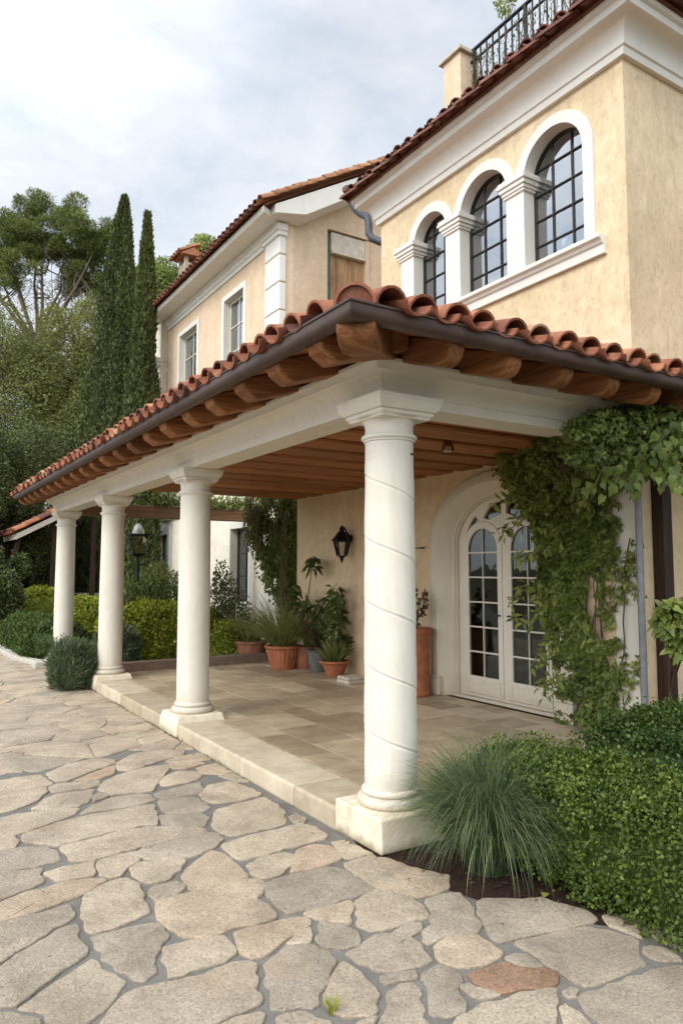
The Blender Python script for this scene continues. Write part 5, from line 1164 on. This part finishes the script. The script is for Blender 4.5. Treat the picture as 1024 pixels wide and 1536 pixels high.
bush(0,880,17.,.75,1.0,'dark green shrub at the left edge beside the yellow bush','leaf_dark_tree',6000,67,tv=.35,cat='shrub',name='dark_shrub',L=(.07,.15))
bush(140,820,23.5,1.3,2.3,'dense green conifer between the two farthest columns','leaf_cypress',11000,68,tv=.5)
bush(190,760,24.5,1.2,2.6,'dark conifer behind the second farthest column','leaf_cypress',9000,69,tv=.4)
bush(-70,560,30,3.,4.,'tall olive tree rising behind the grey green one at the left edge','leaf_olive',9000,70,tv=.4)
bush(306,395,31,1.2,1.0,'pale leafy tree top showing behind the chimney','leaf_light',5000,71,tv=.55,L=(.08,.16))
bush(245,460,32,1.6,2.6,'light green tree between the slim cypress and the tiled eaves','leaf_light',9000,72,tv=.35,L=(.08,.16))
bush(-40,720,24,2.,2.5,'dark tree filling the left edge between the olive and the darkest tree','leaf_dark_tree',7000,73,tv=.4)

# leaf litter blown against the porch edge and into the joints
n=260; y=RNG.uniform(3.0,11,n); x=2.49-np.abs(RNG.normal(0,.10,n)); k=RNG.random(n)<.35; x=np.where(k,RNG.uniform(.4,2.5,n),x); y=np.where(k,RNG.uniform(1.6,8,n),y)
P=np.stack([x,y,np.where(k,.012,.006)],1); a=RNG.uniform(0,2*PI,n); D=unit(np.stack([np.cos(a),np.sin(a),RNG.uniform(-.02,.2,n)],1)); ln=RNG.uniform(.008,.026,n)
V,Fq=leafquads(P,D,np.tile([0,0,1.],(n,1))+RNG.normal(0,.35,(n,3)),ln,ln*RNG.uniform(.25,.6,n)); o=npmesh('leaf_litter',V,Fq,RNG.normal(.5,.25,n),'leaf_purple'); o['kind']='stuff'
n=900; P=np.stack([2.505-np.abs(RNG.normal(0,.018,n)),RNG.uniform(3.9,11,n),np.full(n,-.01)],1); P=P[noise3(P,2.3,77)>.25]; n=len(P)
B=blades('joint_moss',P,np.stack([RNG.normal(-.3,.4,n),RNG.normal(0,.5,n),np.ones(n)],1),RNG.uniform(.008,.035,n),np.full(n,.0025),np.full(n,.2),'leaf_lavender',None,.4,3); B['kind']='stuff'

GROUPS={'garden_tree':'trees left of the house','garden_hedge':'yellow green garden hedges','grass_mound':'grey green mounds by the far columns','ground_cover':'green patches on the paving','box_hedge':'clipped box hedges','dark_shrub':'dark garden shrubs','potted_grass':'grasses in terracotta pots'}
for o in list(bpy.data.objects):
    if o.parent is None and o.get('category') and o.name.split('.')[0] in GROUPS: o['group']=GROUPS[o.name.split('.')[0]]
# ================================================================ GROUND AND PAVING
def sheet(name,pts,z,mat,t=.5):
    m=MB(); m.add([(x,y,z) for x,y in pts],[tuple(range(len(pts)))],t); return structure(m.build(name,mat))
sheet('ground',[(-600,-600),(600,-600),(600,600),(-600,600)],-.05,'ground_earth')
sheet('paving_bed',[(-9,-3),(7,-3),(7,2.0),(3.19,2.12),(2.92,2.44),(2.68,2.80),(2.55,3.21),(2.50,3.55),(2.512,10.2),(2.3,11.4),(2.3,14.2),(1.9,17.),(1.5,24),(-9,24)],-.008,'mortar')
sheet('planting_soil',[(2.44,3.62),(2.49,3.2),(2.62,2.76),(2.86,2.40),(3.13,2.08),(3.6,1.5),(9,1.2),(9,4.2),(2.6,4.2)],-.004,'mulch')
sheet('planting_soil',[(2.3,11.0),(6.49,11.0),(6.49,22),(1.9,22)],.0,'ground_earth')
def flag(mb,pts,t,gap=0.,rough=.012):
    # resample, round and roughen the outline
    P=np.array(pts); 
    Q=np.roll(P,-1,0); P=np.stack([.91*P+.09*Q,.09*P+.91*Q],1).reshape(-1,2)
    Q=[]; 
    for i in range(len(P)):
        a,b=P[i],P[(i+1)%len(P)]; k=max(1,int(np.linalg.norm(b-a)/.030+.5))
        for j in range(k): Q.append(a+(b-a)*j/k)
    P=np.array(Q); n=len(P)
    if n<4: return
    T=np.roll(P,-1,0)-np.roll(P,1,0); T/=np.maximum(np.linalg.norm(T,axis=1,keepdims=True),1e-9)
    area=.5*np.sum(P[:,0]*np.roll(P[:,1],-1)-np.roll(P[:,0],-1)*P[:,1]); Nn=np.stack([-T[:,1],T[:,0]],1)*(1 if area>0 else -1)
    L_=np.concatenate([[0],np.cumsum(np.linalg.norm(np.roll(P,-1,0)-P,axis=1))]); pl_=L_[-1]; s_=L_[:-1]/pl_*2*PI
    w_=np.zeros(n); K=max(4,int(pl_/.10))
    for q in range(14):
        f_=RNG.integers(max(2,K//3),K+2); w_+=np.sin(f_*s_+RNG.uniform(0,6.28))*RNG.uniform(.2,1)
    for it in range(2): Nn=unit(Nn+.7*(np.roll(Nn,1,0)+np.roll(Nn,-1,0)))
    P=P+Nn*(gap+rough*.20*w_+RNG.normal(0,.0012,n))[:,None]
    c=P.mean(0); zt=RNG.uniform(.000,.007); tx,ty=RNG.normal(0,.004,2)
    zf=lambda q:zt+(q[0]-c[0])*tx+(q[1]-c[1])*ty
    rr=[]
    for ins,dz in ((0,-.02),(.000,-.005),(.004,-.0006),(.010,.0006)):
        q=P+Nn*ins; rr.append([(a[0],a[1],zf(a)+dz) for a in q])
    k0=len(mb.v); vs=[p for r in rr for p in r]; fs=[]
    for i in range(3):
        for j in range(n): fs.append((i*n+j,i*n+(j+1)%n,(i+1)*n+(j+1)%n,(i+1)*n+j))
    # top as a fan with inner ring for slight unevenness
    inner=[(c[0]+.5*(p[0]-c[0]),c[1]+.5*(p[1]-c[1]),zf(p)*.5+.0008+RNG.normal(0,.0016)) for p in rr[3]]
    vs+=inner+[(c[0],c[1],zt+.0008)]
    for j in range(n):
        fs.append((3*n+j,3*n+(j+1)%n,4*n+(j+1)%n,4*n+j)); fs.append((4*n+j,4*n+(j+1)%n,5*n))
    mb.add(vs,fs,t)
pv=MB()
SPEC={11:.70,12:.76,29:1.,19:.68,51:.74,48:.78,46:.62,14:.08,31:.30,36:.22,66:.05,74:.80,72:.86,49:.6,0:.2,1:.1,5:.15,15:.35,23:.25,24:.3}
for i,s in enumerate(STONES): flag(pv,s,SPEC.get(i,min(.72,max(.05,random.gauss(.38,.2)))),gap=-.007)
# the rest of the yard: cells grown round the traced stones
samp=[]; own=[]
for i,s in enumerate(STONES):
    P=np.array(s)
    for j in range(len(P)):
        a,b=P[j],P[(j+1)%len(P)]; k=max(1,int(np.linalg.norm(b-a)/.06))
        for q in range(k): samp.append(a+(b-a)*q/k)
samp=np.array(samp)
def inside(pt,poly):
    x,y=pt; c=False; n=len(poly)
    for i in range(n):
        x0,y0=poly[i]; x1,y1=poly[(i+1)%n]
        if (y0>y)!=(y1>y) and x<(x1-x0)*(y-y0)/(y1-y0)+x0: c=not c
    return c
BED=[(2.44,3.62),(2.49,3.2),(2.62,2.76),(2.86,2.40),(3.13,2.08),(3.6,1.5),(9,1.2),(9,30),(2.3,30),(2.3,11.2),(2.50,10.4),(2.50,3.6)]
sites=[]
yy=-1.5
while yy<23:
    st=.36 if yy<12 else .5; xx=-6.
    while xx<(6 if yy<2 else 2.8):
        p=np.array([xx+random.uniform(-.42,.42)*st*1.5,yy+random.uniform(-.40,.40)*st])
        xx+=st*1.55
        if inside(p,BED): continue
        if p@RT[:2]>-(p@F0[:2])*.62-1.2 and p@F0[:2]>.6 and p@RT[:2]<(p@F0[:2])*.62+1.0:
            dm=np.min(np.linalg.norm(samp-p,axis=1))
            if dm>.10 and not any(inside(p,s) for s in STONES): sites.append(p)
    yy+=st*.92
for yy in np.arange(4.3,11.2,.31):
    for xx in (2.33,2.43):
        p=np.array([xx+random.uniform(-.05,.05),yy+random.uniform(-.1,.1)])
        if np.min(np.linalg.norm(samp-p,axis=1))>.075 and not any(inside(p,s) for s in STONES) and min(np.linalg.norm(q-p) for q in sites)>.17: sites.append(p)
sites=np.array(sites)
edge=np.array([(BED[i][0]+(BED[i+1][0]-BED[i][0])*t+.02,BED[i][1]+(BED[i+1][1]-BED[i][1])*t+.02) for i in range(5) for t in np.arange(0,1,.2)])
allp=np.concatenate([sites,samp,edge]); asp=np.array([.72,1.])   # stones run longer across the yard
for i,s in enumerate(sites):
    dv=(allp-s)*asp; d2=np.linalg.norm(dv,axis=1); nb=np.where((d2<1.5)&(d2>1e-6))[0]; nb=nb[np.argsort(d2[nb])][:60]
    poly=[(s[0]+.95*cos(a),s[1]+.7*sin(a)) for a in [2*PI*q/14 for q in range(14)]]
    for j in nb:
        q=allp[j]; v=(q-s)*asp*asp; lim=v@((s+q)/2 if j<len(sites) else s+(q-s)*max(.5,1-.016/np.linalg.norm(q-s))); out=[]
        for a_,p in enumerate(poly):
            r_=poly[(a_+1)%len(poly)]; fp=v[0]*p[0]+v[1]*p[1]-lim; fr=v[0]*r_[0]+v[1]*r_[1]-lim
            if fp<=0: out.append(p)
            if (fp<=0)!=(fr<=0):
                k=fp/(fp-fr); out.append((p[0]+k*(r_[0]-p[0]),p[1]+k*(r_[1]-p[1])))
        poly=out
        if len(poly)<3: break
    poly=clip(poly,(-99,-99,2.492 if s[1]>3.5 else 99,99)) if len(poly)>2 else poly
    if len(poly)<3: continue
    P=np.array(poly); A=.5*abs(np.sum(P[:,0]*np.roll(P[:,1],-1)-np.roll(P[:,0],-1)*P[:,1]))
    if A<.008: continue
    flag(pv,poly,min(.9,max(.05,random.gauss(.45,.18))),gap=.009 if s@F0[:2]<6 else .005,rough=.010)
structure(pv.build('paving_stones','flagstone',smooth=35))
# ================================================================ SKY AND LIGHT
SUN_EL,SUN_AZ=R(39),(-.90,-.30)
w=bpy.data.worlds.new('World'); SC.world=w; w.use_nodes=True; t=w.node_tree; t.nodes.clear()
class WN(NT):
    def __init__(s,w): s.t=w.node_tree; s.n=s.t.nodes; s.l=s.t.links
n=WN(w)
sky=n.add('ShaderNodeTexSky',sky_type='NISHITA',sun_disc=False,sun_elevation=SUN_EL,sun_rotation=math.atan2(SUN_AZ[0],SUN_AZ[1]),air_density=1.,dust_density=2.,ozone_density=1.5).outputs[0]
gen=n.add('ShaderNodeTexCoord').outputs['Generated']
v=n.map(gen,(1.,1.,2.1))
c1=n.noise(v,2.3,8,.56,.35); c2=n.noise(v,5.5,7,.6,.2)
cover=n.ramp(n.math('ADD',n.math('MULTIPLY',c1,.75),n.math('MULTIPLY',c2,.25)),[(.34,(.72,.72,.72)),(.62,(1,1,1))])
cl=n.ramp(c2,[(.30,CLOUD_LO),(.68,CLOUD_HI)])
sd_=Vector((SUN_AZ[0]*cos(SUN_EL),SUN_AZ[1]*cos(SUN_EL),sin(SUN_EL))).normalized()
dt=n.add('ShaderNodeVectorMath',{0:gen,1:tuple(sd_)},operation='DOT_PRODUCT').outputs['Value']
glow=n.math('ADD',1.0,n.math('MULTIPLY',n.math('MAXIMUM',n.math('ADD',dt,.05),0.),GLOW))   # clouds are brighter round the veiled sun, boosted to fill the shaded porch
bg1=n.add('ShaderNodeBackground',{'Color':sky,'Strength':SKY_STR}).outputs[0]
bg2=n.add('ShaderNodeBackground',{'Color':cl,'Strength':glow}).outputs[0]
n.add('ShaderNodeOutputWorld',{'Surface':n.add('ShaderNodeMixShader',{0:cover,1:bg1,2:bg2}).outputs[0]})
sl=bpy.data.lights.new('sun','SUN'); sl.energy=SUN_E; sl.angle=R(22); sl.color=(1,.94,.85)
so=bpy.data.objects.new('sun',sl); COL.objects.link(so); so.location=(-20,-5,30)
d=Vector((SUN_AZ[0]*cos(SUN_EL),SUN_AZ[1]*cos(SUN_EL),sin(SUN_EL))); so.rotation_euler=d.to_track_quat('Z','Y').to_euler()
SC.view_settings.view_transform='Standard'; SC.view_settings.look='None'; SC.view_settings.exposure=EXPO; SC.view_settings.gamma=1
cy=SC.cycles; cy.use_denoising=True; cy.max_bounces=7; cy.diffuse_bounces=5; cy.transparent_max_bounces=12; cy.caustics_reflective=False; cy.caustics_refractive=False
cy.sample_clamp_indirect=6
